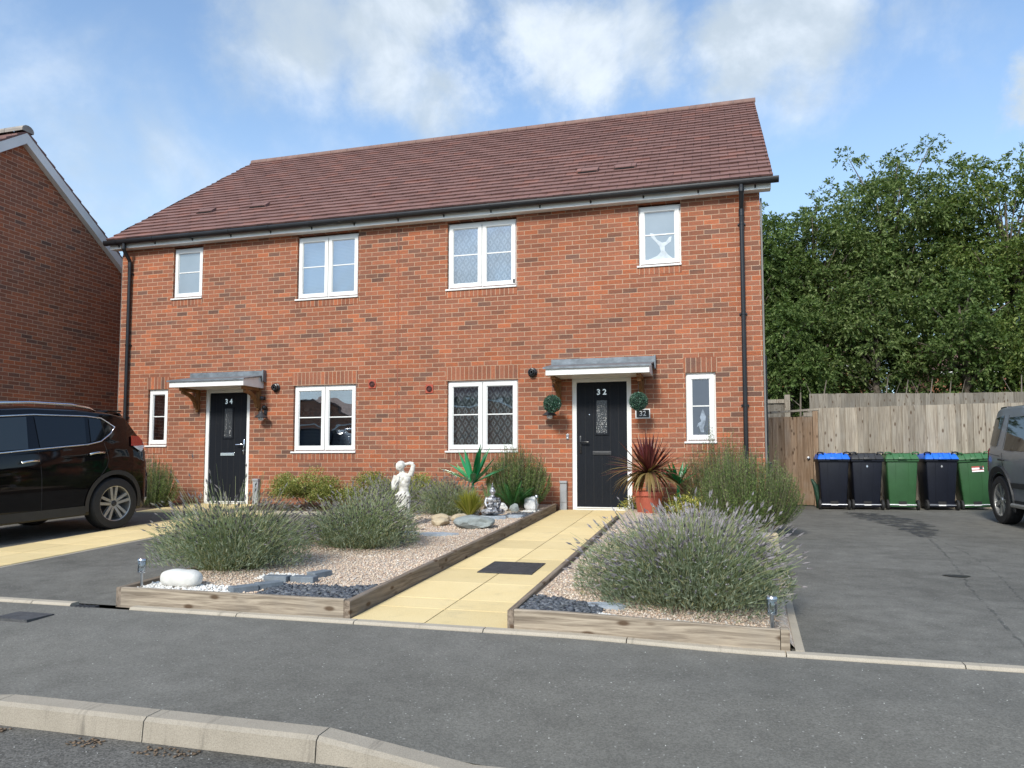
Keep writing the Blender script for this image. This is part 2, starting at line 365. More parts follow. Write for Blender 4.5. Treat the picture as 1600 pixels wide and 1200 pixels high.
def pebfn(stops, sc=70, r=.8):
    def f(n):
        p = n.pos(); col = n.vor(p, sc, 'Color'); cx, cy, cz = n.sep(col); dd = n.vor(p, sc)
        c = n.mix(1.0, n.ramp(cx, stops), n.ramp(cy, [(0, .8), (1, 1.15)]), 'MULTIPLY')
        return n.pbr(c, r, n.bump(n.m('SUBTRACT', 1.0, dd), .01))
    return f
PK = [(0, (.52, .40, .30)), (.3, (.64, .53, .41)), (.55, (.46, .32, .24)), (.75, (.74, .67, .57)), (.9, (.34, .25, .19)), (1, (.58, .55, .50))]
M_GRAVELBED = mat('gravel_bed', pebfn(PK, 75))
def islandfn(stops, rough=.7, spec=.4, tr=0.0, trcol=None, bs=0.0):
    def f(n):
        c = n.ramp(n.rand(), stops)
        big = n.noise(n.pos(), 1.2, 4); c = n.mix(1.0, c, n.ramp(big, [(.3, .8), (.7, 1.2)]), 'MULTIPLY')
        sh = n.pbr(c, rough, n.bump(n.noise(n.pos(), 60, 3), bs) if bs else None, spec=spec)
        if tr:
            t = n.new('ShaderNodeBsdfTranslucent'); n.put(t, 0, n.mix(1.0, c, (1.25, 1.35, .6), 'MULTIPLY'))
            mx = n.new('ShaderNodeMixShader'); n.put(mx, 0, tr); n.put(mx, 1, sh); n.put(mx, 2, t.outputs[0]); sh = mx.outputs[0]
        return sh
    return f
M_GRAVEL = mat('gravel_stone', islandfn(PK, .75))
M_SLATE = mat('slate_chip', islandfn([(0, (.05, .058, .07)), (.5, (.085, .095, .11)), (1, (.15, .16, .175))], .55))
M_WPEB = mat('white_pebble', islandfn([(0, (.60, .59, .56)), (1, (.80, .79, .76))], .7))
M_LAVLEAF = mat('lavender_leaf', islandfn([(0, (.11, .145, .085)), (.4, (.19, .23, .15)), (.75, (.31, .36, .27)), (1, (.31, .28, .14))], .7, .25, .25))
M_LAVSTEM = mat('lavender_stem', islandfn([(0, (.17, .22, .10)), (.6, (.27, .31, .16)), (1, (.34, .33, .20))], .7, .25, .2))
M_LAVFLOW = mat('lavender_flower', islandfn([(0, (.12, .112, .105)), (.5, (.185, .172, .168)), (.8, (.25, .232, .24)), (1, (.26, .235, .18))], .85, .2))
M_LAVFLOWB = mat('fading_lavender_flower', islandfn([(0, (.20, .185, .19)), (.5, (.285, .265, .275)), (.8, (.37, .345, .38)), (1, (.33, .305, .24))], .85, .2))
M_ROSE = mat('rosemary_needle', islandfn([(0, (.045, .08, .022)), (.5, (.095, .155, .04)), (.85, (.17, .235, .065)), (1, (.27, .31, .11))], .6, .3, .2))
M_HEBE = mat('hebe_leaf', islandfn([(0, (.11, .14, .035)), (.45, (.20, .235, .06)), (.8, (.33, .34, .09)), (.93, (.46, .43, .14)), (1, (.20, .09, .06))], .5, .4, .2))
M_VARIEG = mat('variegated_leaf', islandfn([(0, (.10, .16, .03)), (.45, (.25, .28, .06)), (.6, (.55, .50, .12)), (1, (.68, .62, .2))], .5, .4, .15))
M_FERN = mat('fern_leaf', islandfn([(0, (.022, .085, .025)), (.6, (.04, .15, .04)), (1, (.08, .22, .06))], .5, .4, .15))
M_GRASSY = mat('yellow_grass_blade', islandfn([(0, (.15, .17, .02)), (.5, (.27, .28, .04)), (1, (.42, .38, .08))], .5, .4, .2))
M_GRASSP = mat('pale_grass_blade', islandfn([(0, (.10, .20, .08)), (1, (.28, .36, .18))], .5, .4, .2))
M_PALM = mat('plastic_palm_leaf', islandfn([(0, (.01, .15, .055)), (.6, (.02, .27, .09)), (1, (.10, .36, .10))], .3, .6, .1))
M_CORDY = mat('cordyline_red_blade', islandfn([(0, (.055, .012, .014)), (.6, (.12, .025, .026)), (1, (.18, .06, .045))], .38, .5, .12))
M_CORDO = mat('cordyline_old_blade', islandfn([(0, (.14, .095, .035)), (.5, (.22, .17, .065)), (1, (.12, .05, .03))], .5, .4, .12))
M_BOXL = mat('topiary_leaf', islandfn([(0, (.010, .040, .024)), (.5, (.025, .085, .05)), (.85, (.09, .19, .13)), (1, (.30, .42, .34))], .45, .5))
M_TREEA = mat('ash_leaf', islandfn([(0, (.045, .085, .024)), (.5, (.115, .165, .048)), (1, (.24, .29, .12))], .6, .22, .3))
M_TREEB = mat('maple_leaf', islandfn([(0, (.045, .085, .020)), (.5, (.125, .18, .042)), (1, (.26, .30, .10))], .6, .22, .3))
M_TREEC = mat('hedge_leaf', islandfn([(0, (.055, .095, .026)), (.5, (.10, .155, .045)), (1, (.18, .235, .08))], .6, .22, .3))
M_BARK = simple('bark', (.14, .115, .09), .9, var=.4, vs=8, bs=.02, bscale=30)
M_TERRA = simple('terracotta_plastic', (.36, .085, .05), .5, var=.12)
M_PLASTER = simple('white_plaster', (.60, .575, .52), .8, var=.28, vs=22, bs=.002, bscale=60)
def silverfn(n):
    nz = n.noise(n.obj(), 22, 6, .7)
    return n.pbr(n.mix(n.smooth(nz, .42, .58), (.03, .03, .035), (.50, .50, .52)), .42, n.bump(nz, .004), .6)
M_SILVER = mat('antique_silver', silverfn)
def rockfn(a, b):
    def f(n):
        p = n.obj(); nz = n.noise(p, 7, 7, .7)
        return n.pbr(n.mix(nz, a, b), .85, n.bump(n.noise(p, 18, 7, .7), .02), spec=.3)
    return f
M_ROCKG = mat('green_grey_rock', rockfn((.15, .17, .165), (.40, .44, .43))); M_ROCKB = mat('sandstone_rock', rockfn((.30, .23, .14), (.66, .56, .40)))
M_ROCKW = mat('white_rock', rockfn((.62, .61, .59), (.85, .85, .84))); M_SLAB2 = mat('slate_slab', rockfn((.27, .31, .35), (.45, .50, .55)))
M_BLOCK = simple('charcoal_block', (.15, .175, .20), .8, var=.25, vs=12, bs=.004)
M_NUM = simple('polished_number', (.72, .71, .68), .2, metal=.9)
M_WHITE = simple('white_paint', (.80, .80, .80), .5, var=.02)
M_RUBBER = simple('rubber', (.016, .016, .017), .75, var=.2, vs=30)
M_ALLOY = simple('alloy_wheel', (.42, .42, .41), .35, metal=.7, var=.1, vs=20); M_ALLOYD = simple('dark_alloy', (.05, .05, .055), .4, metal=.5)
M_CARBLK = mat('black_car_paint', lambda n: n.pbr((.004, .0035, .004), .045, None, 0, .42, 0))
M_CARGRY = mat('grey_blue_car_paint', lambda n: n.pbr(n.mix(n.noise(n.obj(), 3, 3), (.20, .215, .235), (.24, .255, .275)), .38, None, .35, .5, .35))
M_TRIM = simple('dark_trim', (.022, .023, .025), .6)
M_GLASSD = mat('tinted_car_glass', lambda n: n.pbr((.006, .007, .008), .03, None, 0, .6, 0))
M_GLASSC = mat('clear_car_glass', lambda n: n.pbr((.022, .028, .030), .04, None, 0, .8, 0))
M_REDL = simple('red_lens', (.40, .012, .015), .12, coat=.8, var=.3, vs=30); M_CLEARL = simple('clear_lens', (.62, .62, .64), .1, coat=.8, var=.3, vs=40)
M_BINB = simple('navy_black_plastic', (.008, .010, .018), .45, spec=.3, var=.15, vs=4); M_BING = simple('green_bin_plastic', (.030, .095, .036), .42, var=.12, vs=4)
M_LIDB = simple('blue_lid_plastic', (.02, .15, .70), .38, var=.08); M_LIDK = simple('charcoal_lid_plastic', (.032, .033, .037), .45, var=.15); M_LIDG = simple('green_lid_plastic', (.045, .14, .055), .38, var=.1)
M_VENTR = simple('terracotta_vent', (.36, .065, .035), .7); M_RED = simple('label_red', (.42, .05, .04), .5); M_GREY = simple('grey_meter_box', (.30, .31, .33), .6)
M_COVER = simple('dark_cover', (.035, .037, .04), .6, var=.5, vs=25, bs=.01, bscale=35); M_IRON = simple('cast_iron', (.07, .07, .072), .6, var=.3, vs=25, bs=.01, bscale=45)
def glassfn(refl=.11, rough=.0, tint=(.80, .84, .86)):
    def f(n):
        tr = n.new('ShaderNodeBsdfTransparent'); n.put(tr, 0, tint)
        gl = n.new('ShaderNodeBsdfGlossy'); n.put(gl, 'Roughness', rough); n.put(gl, 0, (.95, .97, 1.0))
        lw = n.new('ShaderNodeFresnel'); n.put(lw, 0, 1.5)
        n.put(gl, 'Normal', n.bump(n.noise(n.pos(), 1.3, 2), .02, .25))
        fac = n.m('ADD', n.m('MULTIPLY', lw.outputs[0], 1.7), refl, clamp=True)
        mx = n.new('ShaderNodeMixShader'); n.put(mx, 0, fac); n.put(mx, 1, tr.outputs[0]); n.put(mx, 2, gl.outputs[0]); return mx.outputs[0]
    return f
M_PANE = mat('window_glass', glassfn(.20)); M_LENS = mat('clear_plastic', glassfn(.1, .1))
M_FROST = mat('frosted_glass', lambda n: n.pbr(n.mix(n.noise(n.pos(), 3, 3), (.22, .28, .33), (.30, .36, .42)), .16, None, 0, .8))
M_FROSTD = mat('dark_frosted_glass', lambda n: n.pbr(n.mix(n.noise(n.pos(), 3, 3), (.055, .07, .095), (.085, .10, .13)), .18, None, 0, .8))
M_DGLASS = mat('door_glass', lambda n: n.pbr(n.mix(n.noise(n.obj(), 18, 5, .6, 2), (.01, .012, .014), (.06, .065, .07)), .12, n.bump(n.noise(n.obj(), 26, 3, .5, 2), .01), 0, .8))
def blindfn(a, b, pitch):
    def f(n):
        x, y, z = n.sep(n.pos()); fr = n.m('FRACT', n.m('DIVIDE', z, pitch))
        return n.pbr(n.mix(n.smooth(fr, .25, .6), a, b), .6, n.bump(fr, .008))
    return f
M_BLIND = mat('pale_slat_blind', blindfn((.26, .31, .34), (.58, .63, .66), .026)); M_BLINDD = mat('dark_slat_blind', blindfn((.006, .007, .008), (.065, .072, .08), .026))
def curtainfn(dark, light):
    def f(n):
        x, y, z = n.sep(n.pos()); fx = n.m('ABSOLUTE', n.m('SUBTRACT', n.m('FRACT', n.m('DIVIDE', x, .125)), .5)); fz = n.m('ABSOLUTE', n.m('SUBTRACT', n.m('FRACT', n.m('DIVIDE', z, .20)), .5))
        dd = n.m('ADD', fx, fz); w = n.m('ABSOLUTE', n.m('SUBTRACT', n.m('FRACT', n.m('MULTIPLY', dd, 2.0)), .5))
        ln = n.smooth(w, .27, .12); fold_shade = n.noise(n.comb(n.m('MULTIPLY', x, 9), y, n.m('MULTIPLY', z, .3)), 1, 3)  # shade of the folds put into the curtain colour as vertical streaks
        c = n.mix(ln, dark, light); return n.pbr(n.mix(1.0, c, n.ramp(fold_shade, [(.3, .7), (.7, 1.2)]), 'MULTIPLY'), .9)
    return f
M_CURT = mat('diamond_net_curtain', curtainfn((.24, .25, .25), (.74, .75, .73))); M_CURTL = mat('pale_diamond_curtain', curtainfn((.28, .35, .40), (.72, .76, .80)))

# ------------------------------------------------------------------ the ground
xs = list(np.linspace(-14, 16, 31)); xs = [-900, -300, -100, -50, -25]+xs+[22, 30, 60, 120, 300, 900]
ys = [-900, -300, -100, -50, -30, -20, -14, -12, -10, -9.3, -8.8, -8.6, -8, -7.1, -6, -4, -2, -.5, .5, 2, 4, 5.5, 6.5, 7.5, 8.5, 9.5, 10.5, 12, 14, 18, 25, 50, 100, 300, 900]
b = MB(); b.add([(a, c, terrain(a, c)) for c in ys for a in xs], [(j*len(xs)+i, j*len(xs)+i+1, (j+1)*len(xs)+i+1, (j+1)*len(xs)+i) for j in range(len(ys)-1) for i in range(len(xs)-1)])
tag(b.build('ground', M_GROUND, smooth=True), kind='structure')
sheet('road', -60, 60, -20, -8.90, M_ROAD, 0, 30, 8, lambda x, y: -.529+.012*(y+8.9)*-1 if y > -12 else -.529+.012*3.1)
sheet('pavement', -40, 40, -8.777, -7.168, M_PAVE, 0.0, 460, 14, gpav)
sheet('driveway', 5.66, 14, -7.08, 5.0, M_DRIVE, .001, 20, 24)
sheet('driveway', -14, .84, -7.08, -1.34, M_DRIVE, .001, 20, 12)
# water stain running down the right-hand drive
def ribbon(b, pts, seed):
    rr = random.Random(seed); P = []
    for (x0, y0, w0), (x1, y1, w1) in zip(pts[:-1], pts[1:]):
        k = max(2, int(math.hypot(x1-x0, y1-y0)/.05))
        for i in range(k):
            t = i/k; P.append((x0+(x1-x0)*t+rr.uniform(-.012, .012), y0+(y1-y0)*t, (w0+(w1-w0)*t)*(1+rr.uniform(-.35, .35))))
    v = []; 
    for a in P: v += [(a[0]-a[2], a[1], g(a[0], a[1])+.005), (a[0]+a[2]*rr.uniform(.8, 1.1), a[1]+rr.uniform(-.01, .01), g(a[0], a[1])+.005)]
    b.add(v, [(2*i, 2*i+1, 2*i+3, 2*i+2) for i in range(len(P)-1)])
def stainfn(n):
    p = n.pos(); c = n.mix(n.noise(p, 6, 4), (.030, .032, .034), (.06, .061, .062)); cx, cy, cz = n.sep(n.vor(p, 130, 'Color'))
    sh = n.pbr(n.mix(1.0, c, n.ramp(cx, [(0, .7), (1, 1.3)]), 'MULTIPLY'), .6, n.bump(n.noise(p, 180, 3), .004)); tr = n.new('ShaderNodeBsdfTransparent')
    mx = n.new('ShaderNodeMixShader'); n.put(mx, 0, n.m('MULTIPLY', n.smooth(n.noise(p, 4.5, 5, .7),   .34, .64), .75)); n.put(mx, 1, tr.outputs[0]); n.put(mx, 2, sh); return mx.outputs[0]
M_STAIN = mat('wet_asphalt', stainfn)
b = MB(); ribbon(b, [(7.75, 3.2, .25), (7.9, 2.4, .42), (8.05, 1.4, .36), (8.1, .6, .28), (8.0, -.3, .16), (7.9, -.8, .03)], 1)
tag(b.build('wet_stain', M_STAIN), kind='structure'); b = MB(); ribbon(b, [(7.95, -.6, .025), (7.75, -2.0, .012), (7.55, -3.3, .012), (7.3, -4.6, .012), (6.97, -6.9, .010)], 2)
ribbon(b, [(8.0, -.3, .012), (7.95, -2.2, .007), (7.8, -3.6, .007), (7.5, -5.2, .008), (7.2, -7.0, .007)], 3)
M_STAIN2 = M_STAIN.copy(); [setattr(q_.inputs[1], 'default_value', .30) for q_ in M_STAIN2.node_tree.nodes if q_.type == 'MATH' and q_.operation == 'MULTIPLY' and abs(q_.inputs[1].default_value-.75) < .01]
tag(b.build('wet_trickle', M_STAIN2), kind='structure')
b = MB(); v = [(7.38+.11*math.cos(a)*(1+.2*math.sin(3*a)), -3.95+.07*math.sin(a), g(7.38, -3.95)+.006+.045*0) for a in np.linspace(0, 2*PI, 17)[:-1]]
b.add([(p[0], p[1], g(p[0], p[1])+.007) for p in v], [tuple(range(16))]); tag(b.build('oil_stain', simple('oil', (.012, .012, .013), .35)), kind='structure')

# kerb stones: two full height units between two droppers, then dropped runs
b = MB()
def kerbz(x): return -kdip(x)
xj = [1.84+.88*i for i in range(-14, 20)]
for xa in xj:
    xb = xa+.874; sta = [xa, xa+.22, xa+.44, xa+.66, xb]
    for p, q in zip(sta[:-1], sta[1:]):
        v = []
        for t in (p, q):
            zt = g(t, -8.8)+kerbz(t)+.003; zb = -.66
            v += [(t, -8.775, zt), (t, -8.868, zt-.003), (t, -8.888, zt-.018), (t, -8.908, zb), (t, -8.775, zb)]
        f = [(0, 1, 6, 5), (1, 2, 7, 6), (2, 3, 8, 7), (3, 4, 9, 8), (4, 0, 5, 9)]
        if p == xa: f.append((4, 3, 2, 1, 0))
        if q == xb: f.append((5, 6, 7, 8, 9))
        b.add(v, f)
tag(b.build('kerb', M_KERB), kind='structure')
b = MB(); xj = [-20+.915*i for i in range(45)]
for xa in xj:
    xb = xa+.908
    if xa < .62 < xb: xb = .50
    k = 4
    for i in range(k):
        p, q = xa+(xb-xa)*i/k, xa+(xb-xa)*(i+1)/k; v = []
        for t in (p, q):
            z0 = g(t, -7.13)+.004; v += [(t, -7.172, z0-.05), (t, -7.172, z0), (t, -7.158, z0+.014), (t, -7.10, z0+.016), (t, -7.085, z0+.006), (t, -7.085, z0-.05)]
        f = [(a, a+6, (a+1) % 6+6, (a+1) % 6) for a in range(6)]
        if i == 0: f.append((0, 1, 2, 3, 4, 5))
        if i == k-1: f.append((11, 10, 9, 8, 7, 6))
        b.add(v, f)
tag(b.build('kerb_edging', M_EDGING), kind='structure')
b = MB()   # concrete pin kerbs along the right-hand bed and the parking space
def pin(b, pts, w=.05, h=.02):
    for (x0, y0), (x1, y1) in zip(pts[:-1], pts[1:]):
        L = math.hypot(x1-x0, y1-y0); k = max(1, round(L/.9))
        for i in range(k):
            a = Vector((x0+(x1-x0)*i/k, y0+(y1-y0)*i/k, 0)); c = Vector((x0+(x1-x0)*(i+.985)/k, y0+(y1-y0)*(i+.985)/k, 0)); t = (c-a).normalized(); s_ = Vector((-t.y, t.x, 0))*w/2
            v = [(p.x, p.y, g(p.x, p.y)+q) for q in (-.06, h) for p in (a-s_, c-s_, c+s_, a+s_)]
            b.add(v, [(0, 3, 2, 1), (4, 5, 6, 7), (0, 1, 5, 4), (1, 2, 6, 5), (2, 3, 7, 6), (3, 0, 4, 7)])
pin(b, [(5.70, -7.075), (5.74, -6.1), (5.84, -4.1), (5.98, -1.2), (6.0, 0)])
pin(b, [(-2.68, -1.30), (.83, -1.30)], h=.05); pin(b, [(-1.575, -7.07), (-1.575, -1.34)], h=.004)
tag(b.build('kerb_pins', M_EDGING), kind='structure')

# paving: buff slabs laid two wide
def slabs(b, xs_, ys_, cut=None):
    for x0, x1 in zip(xs_[:-1], xs_[1:]):
        for y0, y1 in zip(ys_[:-1], ys_[1:]):
            q = .0045; t = random.uniform(-.0006, .0006)
            c = [(x0+q, y0+q), (x1-q, y0+q), (x1-q, y1-q), (x0+q, y1-q)]; e = .0015
            c2 = [(x0+q+e, y0+q+e), (x1-q-e, y0+q+e), (x1-q-e, y1-q-e), (x0+q+e, y1-q-e)]
            v = [(p[0], p[1], g(*p)-.04) for p in c]+[(p[0], p[1], g(*p)+.0108+t) for p in c]+[(p[0], p[1], g(*p)+.012+t) for p in c2]
            b.add(v, [(0, 1, 5, 4), (1, 2, 6, 5), (2, 3, 7, 6), (3, 0, 4, 7), (4, 5, 9, 8), (5, 6, 10, 9), (6, 7, 11, 10), (7, 4, 8, 11), (8, 9, 10, 11)])
rows = [-7.08, -6.68, -6.37]+[-6.37+.605*i for i in range(1, 11)]; rows = [r_ for r_ in rows if r_ < -.35]+[-.022]
b = MB(); slabs(b, [2.80, 3.345, 3.93], rows); tag(b.build('path', M_SLAB), kind='structure')
sheet('path_bedding', 2.78, 3.95, -7.08, -.02, M_SOIL, -.012, 4, 12)
b = MB(); slabs(b, [-2.70, -2.15, -1.60], [-7.08+.605*i for i in range(11)]); slabs(b, [-4.15, -3.43, -2.70], [-1.42, -.82, -.03]); tag(b.build('path', M_SLAB), kind='structure')
sheet('path_bedding', -4.17, -1.6, -7.07, -.02, M_SOIL, -.014, 6, 12)
t = thing('inspection_cover', 'dark slate-look rectangular drain cover set in the yellow path', 'drain cover', (3.4, -5.06, g(3.4, -5.06)))
b = MB(); zc = g(3.4, -5.06)
v = [(x_, y_, g(x_, y_)+h_) for h_ in (.0, .0205) for x_, y_ in ((3.145, -5.335), (3.652, -5.335), (3.652, -4.785), (3.145, -4.785))]
b.add(v, [(0, 3, 2, 1), (4, 5, 6, 7), (0, 1, 5, 4), (1, 2, 6, 5), (2, 3, 7, 6), (3, 0, 4, 7)]); b.build('cover_plate', M_COVER, t)
t = thing('manhole_cover', 'small dark iron cover set flush in the pavement at far left', 'manhole cover', (.46, -7.53, g(.46, -7.53)))
b = MB(); b.box(.30, .62, -7.64, -7.42, g(.46, -7.53)-.02, g(.46, -7.53)+.014); b.build('cover_plate', M_IRON, t)
t = thing('drain_gully', 'dark drain gap in the pale edging left of the timber bed', 'drain', (.62, -7.13, g(.62, -7.13)))
b = MB(); zc = g(.62, -7.13); b.box(.505, .72, -7.20, -7.085, zc-.08, zc-.028)
for i in range(5): b.box(.52+.04*i, .535+.04*i, -7.19, -7.09, zc-.0275, zc+.0)
b.build('grate', M_IRON, t)

# planting beds: soil sheets with gravel, slate and white pebbles on them
def bedz(x, y):
    if x < .86: return g(x, y)+.02
    return g(x, y)+.095+.03*math.sin(x*2.1+y)*.3
sheet('gravel_bed', .86, 2.765, -7.04, -.02, M_GRAVELBED, 0, 16, 40, bedz); sheet('gravel_bed', 3.965, 5.64, -7.05, -.02, M_GRAVELBED, 0, 14, 40, lambda x, y: bedz(x, y)-.03*ss((x-5)/.6)*ss((y+4)/2))
sheet('soil_bed', -2.68, .86, -1.28, -.02, M_SOIL, .02, 12, 6); sheet('soil_bed', -5.9, -4.16, -1.40, -.02, M_SOIL, .01, 6, 6); 
kx = lambda y: float(np.interp(y, [-7.075, -6.1, -4.1, -1.2, 0], [5.68, 5.715, 5.815, 5.955, 5.975]))
b = MB(); Y_ = np.linspace(-7.01, -.02, 40); b.add([q for y in Y_ for q in ((5.63, y, bedz(5.63, y)-.03*ss((y+4)/2)-.02), (kx(y), y, g(kx(y), y)+.012))], [(2*i, 2*i+1, 2*i+3, 2*i+2) for i in range(39)]); tag(b.build('gravel_bed', M_GRAVELBED), kind='structure')

def stones(pts, size, flat, zfn, seed):
    r_ = np.random.default_rng(seed); k = len(pts)
    base = np.array([(1, 0, 0), (0, 1, 0), (-1, 0, 0), (0, -1, 0), (0, 0, 1), (0, 0, -1)], float)
    fc = np.array([(0, 1, 4), (1, 2, 4), (2, 3, 4), (3, 0, 4), (1, 0, 5), (2, 1, 5), (3, 2, 5), (0, 3, 5)])
    s = size*(.6+.9*r_.random((k, 1, 1)))*np.concatenate([.8+.5*r_.random((k, 1, 2)), flat*(.7+.6*r_.random((k, 1, 1)))], 2)
    V = base[None]*s*(.8+.4*r_.random((k, 6, 1)))
    a = r_.random(k)*2*PI; ca, sa = np.cos(a), np.sin(a); tl = (r_.random(k)-.5)*(1.1 if flat < .5 else .8); ct, st = np.cos(tl), np.sin(tl)
    y = V[..., 1]*ct[:, None]-V[..., 2]*st[:, None]; z = V[..., 1]*st[:, None]+V[..., 2]*ct[:, None]; x = V[..., 0]
    V = np.stack([x*ca[:, None]-y*sa[:, None], x*sa[:, None]+y*ca[:, None], z], 2)
    zz = np.array([zfn(p[0], p[1]) for p in pts])+size*flat*.4+r_.random(k)*size*.5
    V += np.concatenate([np.array(pts), zz[:, None]], 1)[:, None]
    return k, V, fc
def stone_mesh(name, pts, size, flat, mat_, zfn=bedz, seed=1, label=None):
    k, V, fc = stones(pts, size, flat, zfn, seed)
    me = bpy.data.meshes.new(name); F = (fc[None]+np.arange(k)[:, None, None]*6).reshape(-1, 3)
    me.vertices.add(k*6); me.vertices.foreach_set('co', V.astype(np.float32).ravel()); me.loops.add(len(F)*3); me.loops.foreach_set('vertex_index', F.astype(np.int32).ravel())
    me.polygons.add(len(F)); me.polygons.foreach_set('loop_start', np.arange(len(F), dtype=np.int32)*3); me.materials.append(mat_); me.update(calc_edges=True)
    o = bpy.data.objects.new(name, me); COL.objects.link(o); return tag(o, label, None, None, 'stuff')
def scatter(k, x0, x1, y0, y1, seed, test=None, bias=0):
    r_ = np.random.default_rng(seed); P = np.stack([x0+(x1-x0)*r_.random(k), y0+(y1-y0)*r_.random(k)**(1+bias)], 1)
    return [tuple(p) for p in P if test is None or test(p[0], p[1])]
def slateL(x, y): return y < -6.42-.10*math.sin(x*6) and 1.93 < x < 2.75 and y < -6.38-.22*(2.75-x)
def whiteL(x, y): return (y < -6.72 and x < 1.80) or (1.56 < x < 1.86 and -6.4 < y < -6.12)
def slateR(x, y): return (y < -6.55-.35*(x-3.97) or (y < -6.72 and x < 4.4)) and x < 4.5 and y < -6.5
def whiteR(x, y): return y < -6.93+.03*math.sin(x*9) and x > 4.45
stone_mesh('gravel', scatter(17000, .90, 2.74, -7.0, -1.45, 3, lambda x, y: not slateL(x, y) and not (y < -6.72 and x < 1.8), .35), .0085, .7, M_GRAVEL, label='pinkish gravel covering the left timber bed')
stone_mesh('gravel', scatter(11000, 3.99, 5.62, -7.0, -2.5, 4, lambda x, y: not slateR(x, y) and not whiteR(x, y), .35), .0085, .7, M_GRAVEL, label='pinkish gravel in the bed right of the path')
stone_mesh('slate_chips', scatter(2600, 1.9, 2.74, -7.03, -6.3, 5, slateL), .022, .32, M_SLATE, seed=5, label='dark slate chippings in the front corner of the left bed')
stone_mesh('slate_chips', scatter(2200, 3.98, 4.6, -7.03, -6.4, 6, slateR), .024, .32, M_SLATE, seed=6, label='dark slate chippings in the front corner of the right bed')
stone_mesh('slate_chips', scatter(350, 2.35, 2.72, -1.9, -1.35, 7), .026, .32, M_SLATE, seed=7, label='slate chippings near the low cross board')
stone_mesh('white_pebbles', scatter(3200, .9, 1.9, -7.0, -6.1, 8, whiteL), .011, .7, M_WPEB, seed=8, label='white pebbles under the left lavender')
stone_mesh('white_pebbles', scatter(3500, 4.45, 5.55, -7.03, -6.75, 9, whiteR), .011, .7, M_WPEB, seed=9, label='white pebbles along the front of the right bed')
stone_mesh('white_pebbles', scatter(500, 2.45, 2.72, -1.26, -.95, 12), .011, .7, M_WPEB, seed=12, label='white pebbles by the back solar light')
stone_mesh('grit', scatter(420, -1, 8.5, -10.2, -7.3, 10), .0028, .7, M_WPEB, lambda x, y: gpav(x, y)-.002 if y > -8.7 else (-.526 if y < -8.95 else -2), 10, 'scattered pale grit on the pavement and road')
stone_mesh('leaf_litter', scatter(500, 1.6, 4.4, -9.02, -8.93, 11, lambda x, y: math.sin(x*5)+math.sin(x*13+1) > .35), .009, .25, simple('litter', (.16, .11, .07), .9, var=.5), lambda x, y: -.527, 11, 'dry litter lying in the gutter below the kerb')

# raised bed timbers
def board(name, x0, x1, y0, y1, h, m_, label, lo=-.012, group='timber boards edging the planting beds', step=None):
    b = MB(); ax = 'x' if x1-x0 > y1-y0 else 'y'; L0, L1 = (x0, x1) if ax == 'x' else (y0, y1); k = step or 1
    for i in range(k):
        a, c = L0+(L1-L0)*i/k, L0+(L1-L0)*(i+1)/k-.002
        kk = max(1, int(abs(c-a)/.3)); e = .006; v = []
        for j in range(kk+1):
            t_ = a+(c-a)*j/kk
            sec = [(0, lo), (0, h-e), (e, h), (1-e, h), (1, h-e), (1, lo)]
            for q, (s_, z_) in enumerate(sec):
                w0, w1 = (y0, y1) if ax == 'x' else (x0, x1)
                w = w0 if s_ == 0 else (w1 if s_ == 1 else (w0+e if s_ == e else w1-e))
                zj = g(t_, (y0+y1)/2) if ax == 'x' else g((x0+x1)/2, t_)
                v.append((t_, w, zj+z_) if ax == 'x' else (w, t_, zj+z_))
        f = [(j*6+q, j*6+(q+1) % 6, (j+1)*6+(q+1) % 6, (j+1)*6+q) for j in range(kk) for q in range(6)]+[(5, 4, 3, 2, 1, 0), tuple(kk*6+q for q in range(6))]
        b.add(v, f)
    o = b.build(name, m_, loc=((x0+x1)/2, (y0+y1)/2, g((x0+x1)/2, (y0+y1)/2))); return tag(o, label, 'timber board', group)
board('timber_edging', .876, 2.748, -7.075, -7.03, .137, M_SLEEPER_X, 'pale knotty timber board across the front of the left bed')
board('timber_edging', .828, .874, -7.07, -1.34, .137, M_SLEEPER_Y, 'timber board along the driveway side of the left bed', step=2)
board('timber_edging', 2.75, 2.797, -7.08, -.30, .132, M_SLEEPER_Y, 'long brown timber edging left of the yellow path', step=4)
board('timber_edging', 3.93, 3.972, -7.10, -1.8, .137, M_SLEEPER_Y, 'long timber edging right of the yellow path', step=3)
board('timber_edging', 3.974, 5.592, -7.098, -7.052, .137, M_SLEEPER_X, 'weathered timber board with many knots across the front of the right bed')
board('timber_post', 5.594, 5.644, -7.10, -7.02, .14, M_SLEEPER_X, 'short brown timber post end at the right corner of the right bed')
board('timber_edging', 1.0, 2.745, -1.31, -1.27, .105, M_SLEEPER_X, 'low timber cross board behind the silver statue')

# ------------------------------------------------------------------ the pair of houses
house = thing('semi_detached_house', 'two-storey red brick pair of houses with brown tiled roof and black doors', 'house', (0, 0, -.03))
WIN = []
for s in (-1, 1):
    def mx(a, b): return (a, b) if s > 0 else (-b, -a)
    WIN += [(*mx(.842, 2.068), 3.688, 4.86, 'ud'), (*mx(4.094, 4.754), 3.862, 4.86, 'us'), (*mx(.851, 2.094), .93, 2.112, 'ld'), (*mx(4.792, 5.245), 1.058, 2.125, 'ln'), (*mx(2.997, 3.951), -.03, 2.118, 'door')]
b = MB(); HX = 5.943
xs = sorted({-HX, HX, *[w[0] for w in WIN], *[w[1] for w in WIN]})
for x0, x1 in zip(xs[:-1], xs[1:]):
    cuts = sorted([(w[2], w[3]) for w in WIN if w[0] < (x0+x1)/2 < w[1]]); z = -.45
    for a, c in cuts+[(4.96, 9)]:
        if a > z: b.box(x0, x1, 0, .30, z, a)
        z = c
